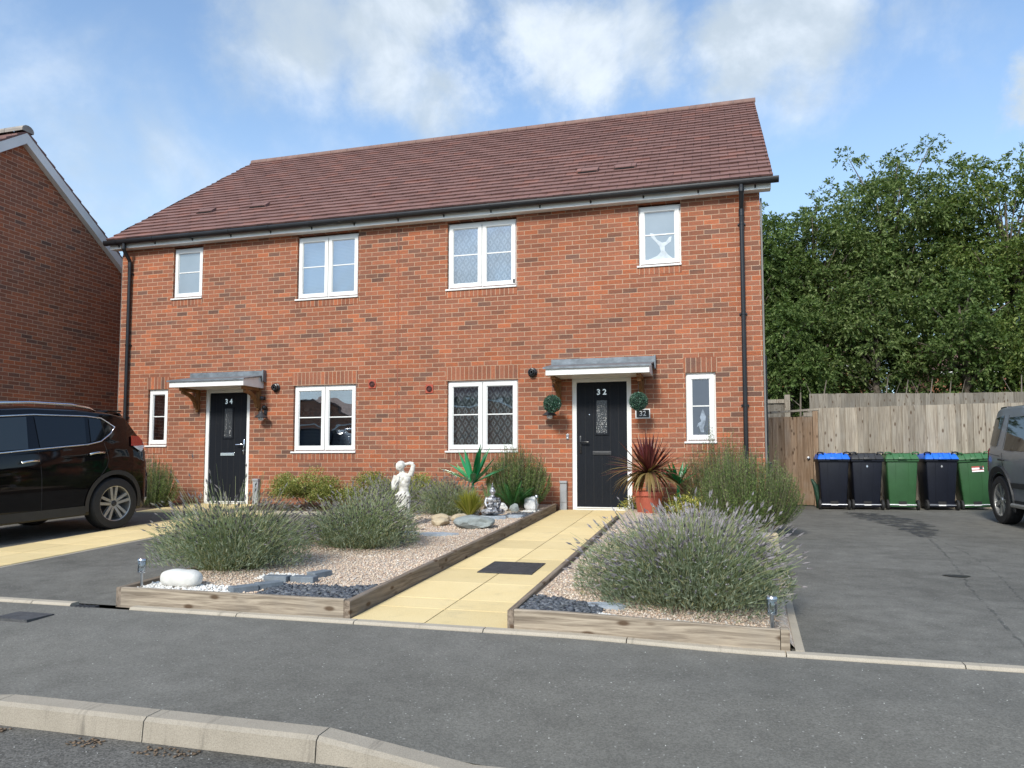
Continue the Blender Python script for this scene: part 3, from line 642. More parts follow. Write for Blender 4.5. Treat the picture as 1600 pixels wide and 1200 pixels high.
RY, RZ, EY, EZ = 4.4, 8.42, -.22, 5.035; SL = (RZ-EZ)/(RY-EY)
def rz(y): return EZ+SL*(min(y, 2*RY-y)-EY)
for s in (-1, 1):
    x0, x1 = sorted((s*HX, s*(HX-.3)))
    b.prism([(.3, -.45), (2*RY-.3, -.45), (2*RY-.3, rz(.3)-.06), (RY, rz(RY)-.06), (.3, rz(.3)-.06)], 'x', x0, x1)
b.box(-HX, HX, 2*RY-.3, 2*RY, -.45, 4.96); b.box(-.1, .1, .3, 2*RY-.3, -.4, 4.9)
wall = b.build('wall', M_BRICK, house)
for w in WIN:
    if w[4] in ('ld', 'ln'): MB().box(w[0]-.03, w[1]+.03, -.004, .05, w[3]+.002, w[3]+.236).build('brick_lintel', M_SOLDIER, house)
    if w[4] != 'door': MB().box(w[0]-.01, w[1]+.01, -.004, .05, w[2]-.145, w[2]-.034).build('brick_sill_course', M_SOLDIER, house)
b = MB(); b.box(-.072, -.058, -.003, .02, -.2, 4.9); b.build('movement_joint', simple('mastic', (.27, .085, .05), .8), house)
b = MB(); b.box(-HX, HX, .0305, .3, -.44, -.40); 
# roof
b = MB(); nC = 26; cs, sn = math.cos(math.atan(SL)), math.sin(math.atan(SL)); L = math.hypot(RY-EY, RZ-EZ); ga = GA
def rp(s, h): return (EY+s*cs-h*sn, EZ+s*sn+h*cs)
prof = []; s = 0
while s < L-.05:
    s1 = min(s+ga, L); prof += [rp(s, .012), rp(s-.004, .042), rp(s1+.012, .014)]; s += ga
prof.append((RY, RZ+.015))
VX = 6.13
XS = np.linspace(-VX, VX, 43)
def wav(x, i): return .0035*math.sin(x*9+i*1.7)+.002*math.sin(x*23+i*3)
v = [(x, p[0], p[1]+wav(x, j//3)) for x in XS for j, p in enumerate(prof)]; k = len(prof)
b.add(v, [(i*k+j, (i+1)*k+j, (i+1)*k+j+1, i*k+j+1) for i in range(len(XS)-1) for j in range(k-1)])
under = [(EY+.01, EZ-.03), (RY, RZ-.07)]
b.add([(-VX, *under[0]), (VX, *under[0]), (VX, *under[1]), (-VX, *under[1])], [(0, 3, 2, 1)])
for sx in (-VX, VX):
    vv = [(sx, *p) for p in prof]+[(sx, *under[1]), (sx, *under[0])]; b.add(vv, [tuple(range(len(vv)))])
bk = [(RY, RZ+.015), (2*RY-EY, EZ+.02), (2*RY-EY, EZ-.03), (RY, RZ-.07)]; b.prism(bk, 'x', -VX, VX)
roof = b.build('roof', M_ROOF, house)
b = MB()
for i in range(27):
    x0 = -VX-.01+i*.4555; r0 = .125
    v = []
    for xx, rr in ((x0, r0), (x0+.45, r0), (x0+.4495, r0-.012)):
        for a in np.linspace(-.12*PI, 1.12*PI, 11): v.append((xx, RY+rr*math.cos(a), RZ-.035+rr*math.sin(a)*.86))
    b.add(v, [(j*11+i_, j*11+i_+1, (j+1)*11+i_+1, (j+1)*11+i_) for j in range(2) for i_ in range(10)]+[tuple(range(11))])
b.build('ridge_tiles', simple('ridge_tile_clay', (.20, .12, .10), .8, var=.2), roof)
for vx in (3.15, 3.80, -3.44, -4.68):
    c0 = rp(1.26, .05); b = MB(); M = Matrix.Translation((vx, c0[0], c0[1])) @ Matrix.Rotation(math.atan(SL), 4, 'X')
    b.box(-.19, .19, -.06, .12, -.03, .022, M=M); b.box(-.165, .165, -.063, -.058, -.022, .008, 1, M=M); b.build('roof_vent', [M_ROOF, M_RUBBER], roof)
# eaves
b = MB(); b.box(-6.10, 6.10, -.165, -.147, 4.876, 5.015); b.build('fascia', M_UPVC_OLD, house)
b = MB(); b.box(-6.10, 6.10, -.147, -.003, 4.88, 4.893); b.build('soffit', M_UPVC_OLD, house)
for s in (-1, 1):
    b = MB(); xa, xb = sorted((s*6.07, s*6.10)); e = .16
    for q0, q1 in (((-.15, rz(-.15)), (RY, RZ)), ((RY, RZ), (2*RY+.15, rz(-.15)))):
        b.prism([(q0[0], q0[1]-.05), (q1[0], q1[1]-.05), (q1[0], q1[1]-.05-e), (q0[0], q0[1]-.05-e)], 'x', xa, xb)
        xc, xd = sorted((s*5.945, s*6.07)); b.prism([(q0[0], q0[1]-.05-e+.02), (q1[0], q1[1]-.05-e+.02), (q1[0], q1[1]-.05-e), (q0[0], q0[1]-.05-e)], 'x', xc, xd)
    b.build('bargeboard', M_UPVC_OLD, house)
    b = MB(); b.box(*sorted((s*5.95, s*5.975)), .02, .06, -.3, 4.8); b.build('corner_trim', simple('corner_grey', (.16, .155, .15), .6), house)
b = MB(); gp = [(-.168+(-.115 if False else 0), 5.0)]
arc = [(-.225+.058*math.cos(a), 4.995+.062*math.sin(a)) for a in np.linspace(PI, 2*PI, 9)]; arc = [(-.283, 5.018)]+arc+[(-.167, 5.018)]
b.prism(arc, 'x', -6.17, 6.21); gut = b.build('gutter', M_BLACK, house)
for i in range(15):
    x = -5.9+i*.84; b = MB(); b.prism([(-.289, 5.02)]+[(-.225+.064*math.cos(a), 4.995+.068*math.sin(a)) for a in np.linspace(PI, 2*PI, 9)]+[(-.161, 5.02)], 'x', x, x+.028)
    b.prism([(-.19, 4.96), (-.166, 4.96), (-.166, 4.90)], 'x', x+.002, x+.026); b.build('gutter_bracket', M_BLACK, gut)
for px, ztop, zb in ((5.67, 4.93, -.2), (-5.72, 4.93, -.28)):
    dpipe = MB(); dpipe.tube([(px, -.225, 4.96), (px, -.225, 4.86), (px, -.215, 4.82), (px, -.07, 4.66), (px, -.055, 4.60), (px, -.055, 4.3)], .036, 12)
    dpipe.tube([(px, -.055, 4.56), (px, -.055, zb)], .034, 12); dpipe.tube([(px, -.055, 4.62), (px, -.055, 4.52)], .042, 12); dpipe.tube([(px, -.225, 4.90), (px, -.225, 4.84)], .043, 12)
    dp = dpipe.build('downpipe', M_BLACK, house, smooth=True, angle=40)
    for zc in (4.4, 3.0, 1.6, .3):
        b = MB(); b.box(px-.058, px+.058, -.03, .0, zc-.012, zc+.012); b.lathe([(.038, -.014), (.0405, -.014), (.0405, .014), (.038, .014)], (px, -.055, zc), 14); b.build('pipe_clip', M_BLACK, dp)

def window(w):
    x0, x1, z0, z1, kind = w; two = kind in ('ud', 'ld'); yf, yb = .038, .10
    zt = z1-(.03 if kind in ('ud', 'us') else 0)
    fo = .036; b = MB()
    def ring(a, c, e, h, t, y0, y1, bev=0):   # rectangular frame as four butted boxes
        b.box(a, a+t, y0, y1, e, h); b.box(c-t, c, y0, y1, e, h); b.box(a+t, c-t, y0, y1, e, e+t); b.box(a+t, c-t, y0, y1, h-t, h)
    ring(x0+.002, x1-.002, z0, zt, fo, yf+.012, yb)
    cells = [(x0+.026, (x0+x1)/2-.007), ((x0+x1)/2+.007, x1-.026)] if two else [(x0+.026, x1-.026)]
    if two: b.box((x0+x1)/2-.012, (x0+x1)/2+.012, yf+.016, yb-.001, z0+.03, zt-.03)
    for a, c in cells:
        ring(a, c, z0+.028, zt-.032, .062, yf-.012, yf+.040)
        a2, c2, e2, h2 = a+.062, c-.062, z0+.09, zt-.094; q = .012
        for (p, pz) in (((a2, e2), 0),): 
            b.prism([(a2, e2), (a2+q, e2+q), (a2+q, h2-q), (a2, h2)], 'y', yf+.004, yf+.03); b.prism([(c2, e2), (c2, h2), (c2-q, h2-q), (c2-q, e2+q)], 'y', yf+.004, yf+.03)
            b.prism([(a2, e2), (c2, e2), (c2-q, e2+q), (a2+q, e2+q)], 'y', yf+.004, yf+.03); b.prism([(a2, h2), (a2+q, h2-q), (c2-q, h2-q), (c2, h2)], 'y', yf+.004, yf+.03)
    o = b.build('window', M_UPVC, house)
    for a, c in cells:
        a2, c2, e2, h2 = a+.072, c-.072, z0+.10, zt-.104
        pm = M_PANE
        if kind == 'us': pm = M_FROST
        if kind == 'ln': pm = M_FROSTD if x0 > 0 else M_PANE
        MB().box(a2, c2, yf+.012, yf+.016, e2, h2).build('pane', pm, o)
        zm = z0+(zt-z0)*.515; MB().box(a2, c2, yf+.004, yf+.0112, zm-.009, zm+.009).build('glazing_bar', M_UPVC, o)
    bm_ = {('ud', 0): M_BLIND, ('ud', 1): M_CURTL, ('ld', 0): M_BLINDD, ('ld', 1): M_CURT}.get((kind, int(x0 > 0)), M_BLINDD)
    if kind in ('ud', 'ld') or (kind == 'ln' and x0 < 0):
        nm = 'curtain' if x0 > 0 else 'blind'; bb = MB(); k = 40; X = np.linspace(x0+.03, x1-.03, k+1); amp = .012 if x0 > 0 else 0
        v = [(x, .16+amp*math.sin(x*60), zq) for x in X for zq in (z0+.02, zt-.02)]; bb.add(v, [(2*i, 2*i+2, 2*i+3, 2*i+1) for i in range(k)]); bb.build(nm, bm_, o)
    s = MB(); s.box(x0-.03, x1+.006, -.028, yf+.012, z0-.030, z0-.001, bev=.004); s.build('sill', M_UPVC, o)
    s = MB(); s.box(x0+.09, min(x1, x0+.30) if not two else x0+.30, yf-.016, yf-.010, zt-.058, zt-.048)
    if kind[0] == 'l' and False: pass
    if kind == 'us' and x0 > 0:   # pale antler-shaped ornament seen through the frosted glass
        m_ = simple('pale_ornament', (.46, .52, .57), .4, var=.25, vs=9); q = MB(); y_ = yf+.009
        q.prism([(4.24, 3.965), (4.62, 3.965), (4.55, 4.03), (4.50, 4.10), (4.50, 4.17), (4.60, 4.24), (4.61, 4.32), (4.57, 4.31), (4.52, 4.24), (4.46, 4.23), (4.38, 4.28), (4.33, 4.38), (4.27, 4.40), (4.29, 4.33), (4.36, 4.25), (4.42, 4.17), (4.44, 4.08), (4.38, 4.02)], 'y', y_, y_+.0025); q.build('window_ornament', m_, o)
    if kind == 'ln' and x0 > 0:
        m_ = simple('blurred_figurine', (.20, .24, .29), .4, var=.5, vs=14); q = MB(); y_ = yf+.009
        q.prism([(5.01, 1.20), (5.06, 1.20), (5.05, 1.27), (5.08, 1.36), (5.09, 1.44), (5.07, 1.50), (5.045, 1.56), (5.02, 1.50), (5.0, 1.43), (5.02, 1.37), (4.97, 1.34), (4.95, 1.28), (4.98, 1.30)], 'y', y_, y_+.0025); q.build('window_ornament', m_, o)
    return o
for w in WIN:
    if w[4] != 'door': window(w)

def door(w, num):
    x0, x1, z0, z1, _ = w; right = x0 > 0; b = MB(); t = .072; yf = .02
    b.box(x0+.002, x0+t, yf, .12, z0, z1); b.box(x1-t, x1-.002, yf, .12, z0, z1); b.box(x0+t, x1-t, yf, .12, z1-t-.02, z1); b.box(x0+t, x1-t, yf-.03, .12, z0, z0+.055)
    b.box(x0+t-.001, x1-t+.001, yf-.045, yf-.03, z0+.04, z0+.05)
    fr = b.build('door_frame', M_UPVC, house)
    a, c, e, h = x0+t+.004, x1-t-.004, z0+.062, z1-t-.026; b = MB(); b.box(a, c, yf+.022, yf+.066, e, h)
    for i in range(1, 6): b.box(a+(c-a)*i/6-.002, a+(c-a)*i/6+.002, yf+.0205, yf+.0225, e+.05, h-.05, 1)
    d_ = b.build('door', [M_DOOR, M_RUBBER], house); xm = (a+c)/2
    q = MB()
    for bx in ((xm-.115, xm-.085, 1.17, 1.76), (xm+.085, xm+.115, 1.17, 1.76), (xm-.085, xm+.085, 1.17, 1.20), (xm-.085, xm+.085, 1.73, 1.76)): q.box(bx[0], bx[1], yf+.008, yf+.024, bx[2], bx[3], bev=.003)
    gl = q.build('glazing_frame', M_DOOR, d_); MB().box(xm-.085, xm+.085, yf+.016, yf+.0205, 1.20, 1.73).build('pane', M_DGLASS, d_)
    lm = M_BLACK if right else M_CHROME; zl = .885
    q = MB(); q.box(xm-.15, xm+.15, yf+.008, yf+.024, zl-.03, zl+.03, bev=.006); q.box(xm-.12, xm+.12, yf+.002, yf+.01, zl-.012, zl+.016, bev=.003); q.build('letterbox', lm if not right else M_LIDK, d_)
    hx = a+.055 if right else c-.055; sg = 1 if right else -1
    q = MB(); q.box(hx-.017, hx+.017, yf+.008, yf+.024, .88, 1.16, bev=.006); q.tube([(hx, yf+.01, 1.06), (hx, yf-.03, 1.06), (hx+sg*.03, yf-.04, 1.06), (hx+sg*.14, yf-.04, 1.06)], .010, 8); q.lathe([(0, 0), (.012, 0), (.012, .012), (0, .012)], (hx, yf+.004, .95), 10, M=Matrix.Rotation(PI/2, 4, 'X'))
    q.build('handle', M_BLACK if right else M_CHROME, d_, smooth=True, angle=40)
    text(num[0]+' '+num[1], .125, (xm, yf+.019, 1.86), M_NUM, d_, 'door_number', bold=.0025)
    if right: MB().lathe([(0, 0), (.012, 0), (.010, .008), (0, .009)], (xm-.2, yf+.021, 1.50), 12, M=Matrix.Rotation(PI/2, 4, 'X')).build('peephole', M_CHROME, d_)
    return d_
for w in WIN:
    if w[4] == 'door': door(w, '32' if w[0] > 0 else '34')
def canopy(xa, xb, brx):
    b = MB(); yf = -.60
    b.prism([(yf, 2.085), (yf, 2.20), (0.0, 2.30), (0.0, 2.085)], 'x', xa, xb)
    cn = b.build('canopy', M_UPVC, house)
    b = MB(); b.prism([(yf-.03, 2.180), (yf-.03, 2.208), (-.012, 2.325), (-.012, 2.41), (-.001, 2.41), (-.001, 2.302), (yf-.0, 2.202)], 'x', xa-.04, xb+.03)
    b.box(xb+.03, xb+.055, -.10, -.001, 2.20, 2.41); b.build('lead_roof', M_LEAD, cn)
    for bx in brx:
        b = MB(); t = .035
        b.box(bx-t, bx+t, -.05, -.001, 1.72, 2.084, bev=.004); b.box(bx-t, bx+t, -.50, -.051, 2.03, 2.084, bev=.004)
        A = [(-.052-.0*i, 0) for i in range(1)]; n_ = 9; outer = []; inner = []
        for i in range(n_+1):
            a = (i/n_)*PI/2; outer.append((-.052-.40*(1-math.cos(a)), 1.76+.27*math.sin(a))); inner.append((-.052-.055-.345*(1-math.cos(a)) if i else -.105, 1.76-.0+.235*math.sin(a)-.02))
        b.prism(outer+inner[::-1], 'x', bx-.026, bx+.026); b.ell((bx, -.045, 1.70), (.032, .03, .035), sub=2)
        b.build('bracket', M_OAK, cn)
canopy(2.70, 4.29, (2.79, 4.12)); canopy(-4.26, -2.72, (-4.10, -2.80))

# wall fittings
def wall_unit(name, label, cat, x, z, fn, group=None):
    t = thing(name, label, cat, (x, 0, z), group); fn(t, x, z); return t
def flue(t, x, z):
    Mx = Matrix.Rotation(PI/2, 4, 'X'); b = MB(); b.lathe([(0, 0), (.078, 0), (.078, .02), (.062, .028), (.062, .075), (.048, .08), (.045, .03), (0, .03)], (x, 0, z), 24, M=Mx); b.build('wall_plate', M_BLACK, t, smooth=True, angle=35)
    b = MB(); b.lathe([(0, .0), (.030, .0), (.030, .085), (.022, .086), (.02, .03), (0, .03)], (x, 0, z), 18, M=Mx); b.build('flue_pipe', M_LIDK, t, smooth=True, angle=35)
wall_unit('flue_terminal', 'round black flue outlet left of the door 32 canopy', 'flue', 2.345, 2.21, flue, 'black flue outlets')
wall_unit('flue_terminal', 'round black flue outlet right of the door 34 canopy', 'flue', -2.45, 2.09, flue, 'black flue outlets')
def rvent(t, x, z):
    b = MB(); b.box(x-.07, x+.07, -.014, 0, z-.075, z+.075, bev=.004); b.build('wall_plate', M_VENTR, t)
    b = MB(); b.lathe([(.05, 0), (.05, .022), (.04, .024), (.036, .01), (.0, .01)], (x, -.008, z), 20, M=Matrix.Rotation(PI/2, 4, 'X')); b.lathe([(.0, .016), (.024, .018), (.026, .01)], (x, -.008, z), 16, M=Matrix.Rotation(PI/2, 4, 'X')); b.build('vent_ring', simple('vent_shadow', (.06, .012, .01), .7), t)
wall_unit('air_vent', 'square terracotta air vent just left of the middle wall joint', 'air vent', -.54, 2.10, rvent, 'terracotta air vents'); wall_unit('air_vent', 'square terracotta air vent just right of the middle wall joint', 'air vent', .53, 1.99, rvent, 'terracotta air vents')
def lantern(t, x, z):
    b = MB(); b.box(x-.03, x+.03, -.02, 0, z+.06, z+.22, bev=.006); b.ell((x, -.05, z+.20), (.045, .045, .045), sub=2); b.build('wall_plate', M_BLACK, t)
    b = MB(); b.tube([(x, -.02, z+.17), (x, -.07, z+.20), (x, -.13, z+.17), (x, -.145, z+.10)], .010, 8); b.tube([(x, -.02, z+.08), (x, -.09, z+.09), (x, -.145, z+.07)], .007, 6); b.build('arm', M_BLACK, t)
    b = MB(); b.lathe([(0, .09), (.03, .085), (.045, .05), (.115, -.01), (.12, -.02), (.112, -.018), (.04, .03), (0, .035)], (x, -.145, z+.03), 20); b.build('lamp_shade', M_LIDK, t, smooth=True, angle=50)
    b = MB(); b.lathe([(0, -.05), (.035, -.045), (.05, -.02), (.05, .015), (0, .02)], (x, -.145, z+.0), 16); b.build('bulb_cover', M_CLEARL, t, smooth=True)
wall_unit('wall_lantern', 'black wall lantern beside the open bracket of door 34', 'wall lamp', -2.66, 1.53, lantern, 'black wall lanterns'); wall_unit('wall_lantern', 'black wall lantern half hidden behind the topiary ball left of door 32', 'wall lamp', 2.66, 1.48, lantern, 'black wall lanterns')
for x, z, lab in ((-2.70, 1.90, 'small black spherical camera under the canopy right of door 34'), (2.73, 1.98, 'small black spherical camera under the canopy left of door 32')):
    t = thing('security_camera', lab, 'camera', (x, 0, z), 'small wall cameras'); b = MB(); b.box(x-.03, x+.03, -.025, 0, z-.03, z+.03, bev=.005); b.build('wall_plate', M_BLACK, t); b = MB(); b.ell((x, -.065, z), (.04, .045, .04), sub=3); b.build('camera_housing', M_LIDK, t, smooth=True)
t = thing('doorbell', 'small pale doorbell left of the door 32 frame', 'doorbell', (2.925, 0, 1.15)); b = MB(); b.box(2.905, 2.945, -.018, 0, 1.105, 1.195, bev=.006); b.build('casing', M_STEEL, t); b = MB(); b.lathe([(0, 0), (.011, 0), (.009, .006), (0, .007)], (2.925, -.018, 1.13), 12, M=Matrix.Rotation(PI/2, 4, 'X')); b.build('push_button', M_WHITE, t)
t = thing('house_number_sign', 'black plaque with white border reading 32 beside the door', 'house sign', (4.13, 0, 1.50)); b = MB(); b.box(4.015, 4.245, -.012, 0, 1.425, 1.575, bev=.002); b.build('border', M_WHITE, t)
b = MB(); b.box(4.03, 4.23, -.015, -.0125, 1.44, 1.56); b.build('plate', M_BLACK, t); text('32', .11, (4.13, -.0155, 1.50), M_WHITE, t, 'number', ext=.001, bold=.001)
for x, lab in ((2.862, 'narrow grey meter cover at the wall foot left of door 32'), (-2.80, 'narrow grey meter cover at the wall foot right of door 34')):
    t = thing('meter_cover', lab, 'meter cover', (x, 0, .03), 'grey meter covers'); b = MB(); b.box(x-.055, x+.055, -.07, 0, -.03, .40, bev=.008); b.build('casing', M_GREY, t); b = MB(); b.box(x-.06, x+.06, -.085, 0, .40, .44, bev=.008); b.box(x-.045, x+.045, -.078, -.0705, .10, .30, bev=.002); b.build('lid', M_GREY, t)
t = thing('window_contact', 'small black sensor on the lower right corner of the upper patterned window', 'sensor', (2.03, .02, 3.75)); b = MB(); b.box(2.005, 2.035, .012, .0255, 3.735, 3.80, bev=.004); b.build('casing', M_BLACK, t)

# neighbour's gable
nb = thing('brick_house', 'shaded red brick gable wall of the house left of the pair', 'house', (-7.6, -.86, -.3))
XN, NY, NZ, NS, HS = -7.6, -.86, 7.16, .742, 3.9; b = MB()
b.prism([(NY-HS+.3, -.6), (NY+HS-.3, -.6), (NY+HS-.3, NZ-.18-NS*(HS-.3)), (NY, NZ-.18), (NY-HS+.3, NZ-.18-NS*(HS-.3))], 'x', XN-8, XN); b.build('wall', M_BRICK2, nb)
for s in (-1, 1):
    b = MB(); e = .21; q0 = (NY+s*HS, NZ-NS*HS-.08); q1 = (NY, NZ-.08)
    b.prism([q0, q1, (q1[0], q1[1]-e), (q0[0], q0[1]-e)], 'x', XN+.10, XN+.125); b.prism([(q0[0], q0[1]-e+.02), (q1[0], q1[1]-e+.02), (q1[0], q1[1]-e), (q0[0], q0[1]-e)], 'x', XN+.002, XN+.10); b.build('bargeboard', M_UPVC_OLD, nb)
    b = MB(); kk = 18; Ls = HS*math.sqrt(1+NS*NS); pf = []
    for i in range(kk):
        s0, s1 = i/kk, (i+1)/kk
        for sq, h in ((s0, .0), (s0, .035), (s1, .008)): pf.append((NY+s*HS*(1-sq), NZ-.075-NS*HS*(1-sq)+h+.02))
    pf += [(NY, NZ-.02)]; low = [(NY, NZ-.076), (NY+s*HS, NZ-NS*HS-.076)]
    b.prism(pf+low, 'x', XN-8, XN+.13); b.build('roof_slope', M_ROOF, nb)
b = MB()
for i in range(18):
    xe = XN+.145-i*.45; v = []
    for xx in (xe, xe-.44): v += [(xx, NY+.13*math.cos(a), NZ-.04+.10*math.sin(a)) for a in np.linspace(-.1*PI, 1.1*PI, 9)]
    b.add(v, [(j, j+1, j+10, j+9) for j in range(8)]+[tuple(range(9))])
b.build('ridge_tiles', simple('ridge_grey', (.30, .27, .24), .8, var=.25), nb)

# houses beyond the trees, and the one across the road that the windows reflect
def simple_house(label, x0, x1, y0, y1, zg, ze, zr, ridge='x', face=-1, wm=M_BRICK2, wins=()):
    t = thing('brick_house', label, 'house', ((x0+x1)/2, (y0+y1)/2, zg)); b = MB(); ym, xm = (y0+y1)/2, (x0+x1)/2
    if ridge == 'x': b.prism([(y0, zg-.5), (y1, zg-.5), (y1, ze), (ym, zr-.12), (y0, ze)], 'x', x0, x1)
    else: b.prism([(x0, zg-.5), (x1, zg-.5), (x1, ze), (xm, zr-.12), (x0, ze)], 'y', y0, y1)
    b.build('wall', wm, t); b = MB(); o_ = .3
    if ridge == 'x':
        k_ = (zr-ze)/(ym-y0)
        b.prism([(y0-o_, ze-k_*o_), (ym, zr-.02), (ym, zr+.10), (y0-o_, ze-k_*o_+.12)], 'x', x0-.15, x1+.15); b.prism([(y1+o_, ze-k_*o_), (y1+o_, ze-k_*o_+.12), (ym, zr+.10), (ym, zr-.02)], 'x', x0-.15, x1+.15)
    else:
        k_ = (zr-ze)/(xm-x0); b.prism([(x0-o_, ze-k_*o_), (xm, zr-.02), (xm, zr+.10), (x0-o_, ze-k_*o_+.12)], 'y', y0-.15, y1+.15); b.prism([(x1+o_, ze-k_*o_), (x1+o_, ze-k_*o_+.12), (xm, zr+.10), (xm, zr-.02)], 'y', y0-.15, y1+.15)
    b.build('roof', simple('far_roof_tiles', (.17, .09, .075), .85, var=.3, vs=2), t)
    yy = y0 if face < 0 else y1; b = MB(); b.box(x0-.1, x1+.1, *sorted((yy+face*.30, yy+face*.27)), ze-.32, ze-.10) if ridge == 'x' else b.box(x0+.5, x1-.5, *sorted((yy+face*.03, yy+face*.003)), ze-.2, ze-.05); b.build('fascia', M_UPVC, t)
    for (a, c, e, h) in wins:
        q = MB(); ya, yb = sorted((yy+face*.045, yy+face*.004)); q.box(a, c, ya, yb, e, h); wn_ = q.build('window', M_UPVC, t)
        q = MB(); ya, yb = sorted((yy+face*.055, yy+face*.047)); m_ = (a+c)/2; q.box(a+.08, m_-.04, ya, yb, e+.08, h-.08); q.box(m_+.04, c-.08, ya, yb, e+.08, h-.08); q.build('pane', M_FROSTD, wn_)
    return t
simple_house('brick house with white fascia glimpsed behind the left end of the trees', 5.5, 13.2, 31, 38, 1.0, 6.1, 8.2, wins=[(7, 8.2, 3.8, 5.0), (10, 11.3, 3.8, 5.0), (7, 8.2, 1.8, 3.0), (10.6, 11.8, 1.8, 3.0)])
simple_house('brick house glimpsed through the trunks above the grey back fence', 16.5, 26, 33, 40, 1.0, 5.8, 8.0, wins=[(18, 19.4, 3.6, 4.9), (22, 23.4, 3.6, 4.9), (18.2, 19.4, 1.8, 3.0)])
simple_house('brick house across the road, mirrored in the windows', -31, -20, -49, -40, -.5, 3.6, 5.9, ridge='y', face=1, wins=[(-29, -27.8, 1.6, 2.8), (-23.5, -22.3, 1.6, 2.8)])
simple_house('second brick house across the road, mirrored in the windows', -17.5, -4, -46, -38, -.5, 5.0, 8.0, face=1, wins=[(-16, -14.8, 3.1, 4.3), (-8, -6.8, 3.1, 4.3), (-16, -14.6, .5, 1.7), (-8, -6.6, .5, 1.7)])

# ------------------------------------------------------------------ fences and gate
def fence_run(b, x0, x1, y, zg, ztop, pitch, seed, ov=.012, drop=0.0):
    rr = random.Random(seed); x = x0; i = 0
    while x < x1:
        w = pitch*rr.uniform(.92, 1.08); z1 = ztop(x)+rr.uniform(-.006, .006); t0, t1 = .020, .007
        if x+w > x1: w = x1-x+ov
        v = [(x, y-t0, zg), (x+w+ov, y-t1, zg), (x+w+ov, y, zg), (x, y, zg), (x, y-t0, z1), (x+w+ov, y-t1, z1), (x+w+ov, y, z1), (x, y, z1)]
        dy = -.009*(i % 2)-rr.uniform(0, .003); v = [(p[0], p[1]+dy, p[2]) for p in v]
        b.add(v, [(0, 3, 2, 1), (4, 5, 6, 7), (0, 1, 5, 4), (1, 2, 6, 5), (2, 3, 7, 6), (3, 0, 4, 7)]); x += w; i += 1
t = thing('wooden_fence', 'pale close-boarded wooden fence behind the row of bins', 'fence', (9.5, 5.0, -.2))
b = MB(); ftop = lambda x: 1.875+.012*(x-7.3); fence_run(b, 7.31, 15, 5.0, -.24, ftop, .108, 1); b.build('boards', M_FENCE, t)
b = MB()
for z_ in (.2, .95, 1.6): b.box(7.31, 15, 5.005, 5.06, z_, z_+.07)
b.build('rails', M_FENCE, t)
for x_ in (7.36, 9.8, 12.3): b = MB(); b.box(x_-.05, x_+.05, 5.062, 5.16, -.3, 1.80); b.build('post', M_FENCE, t)
t = thing('garden_gate', 'brown boarded side gate between house wall and pale fence', 'gate', (6.75, 5.0, -.2))
b = MB(); fence_run(b, 6.04, 7.19, 5.01, -.16, lambda x: 1.70, .118, 2, .001); b.build('boards', M_GATE, t)
b = MB(); b.box(7.20, 7.30, 4.975, 5.06, -.24, 1.86); b.box(5.95, 6.035, 4.98, 5.06, -.24, 1.80); b.build('gate_post', M_GATE, t)
b = MB(); M_ = Matrix.Translation((6.62, 4.99, 1.815)) @ Matrix.Rotation(-R(3.2), 4, 'Y'); b.box(-.68, .70, -.03, .03, -.022, .022, M=M_); b.box(7.02, 7.199, 4.985, 5.03, 1.705, 1.79, 0); b.build('top_rail', M_FENCE, t)
b = MB(); b.lathe([(.028, 0), (.034, .004), (.034, .012), (.026, .014)], (7.10, 4.975, .82), 16, M=Matrix.Rotation(PI/2, 4, 'X')); b.lathe([(0, .0), (.02, .0), (.016, .03), (0, .032)], (7.10, 4.975, .82), 12, M=Matrix.Rotation(PI/2, 4, 'X')); b.build('ring_latch', M_STEEL, t)
t = thing('black_side_pipe', 'black square pipe on the house side wall by the gate', 'pipe', (6.0, .35, .4)); b = MB(); b.box(5.96, 6.06, .30, .42, -.26, .74, bev=.01); b.tube([(6.0, .36, .70), (6.0, .36, 2.4)], .02, 8); b.build('pipe_shroud', M_BLACK, t)
t = thing('wooden_fence', 'tall grey weathered fence further back below the trees', 'fence', (14, 13, .9))
b = MB(); fence_run(b, 8.05, 24, 13.0, .5, lambda x: 2.86-.011*(x-8)+.015*math.sin(x*.9), .13, 5); b.build('boards', M_FENCE2, t)
b = MB(); b.box(8.0, 24, 13.01, 13.06, 2.3, 2.4); b.build('rails', M_FENCE2, t)
t = thing('panel_fence', 'lower back fence panel with a pale post behind the gate', 'fence', (6.6, 12.2, .8))
b = MB(); fence_run(b, 3.0, 7.30, 13.0, .5, lambda x: 2.62, .12, 6); b.build('boards', M_FENCE2, t)
b = MB(); b.box(7.31, 7.47, 12.90, 13.04, .5, 2.86); b.build('post', M_FENCE, t); b = MB(); b.box(3.0, 7.305, 12.93, 12.975, 2.60, 2.72); b.build('top_rail', M_FENCE, t)

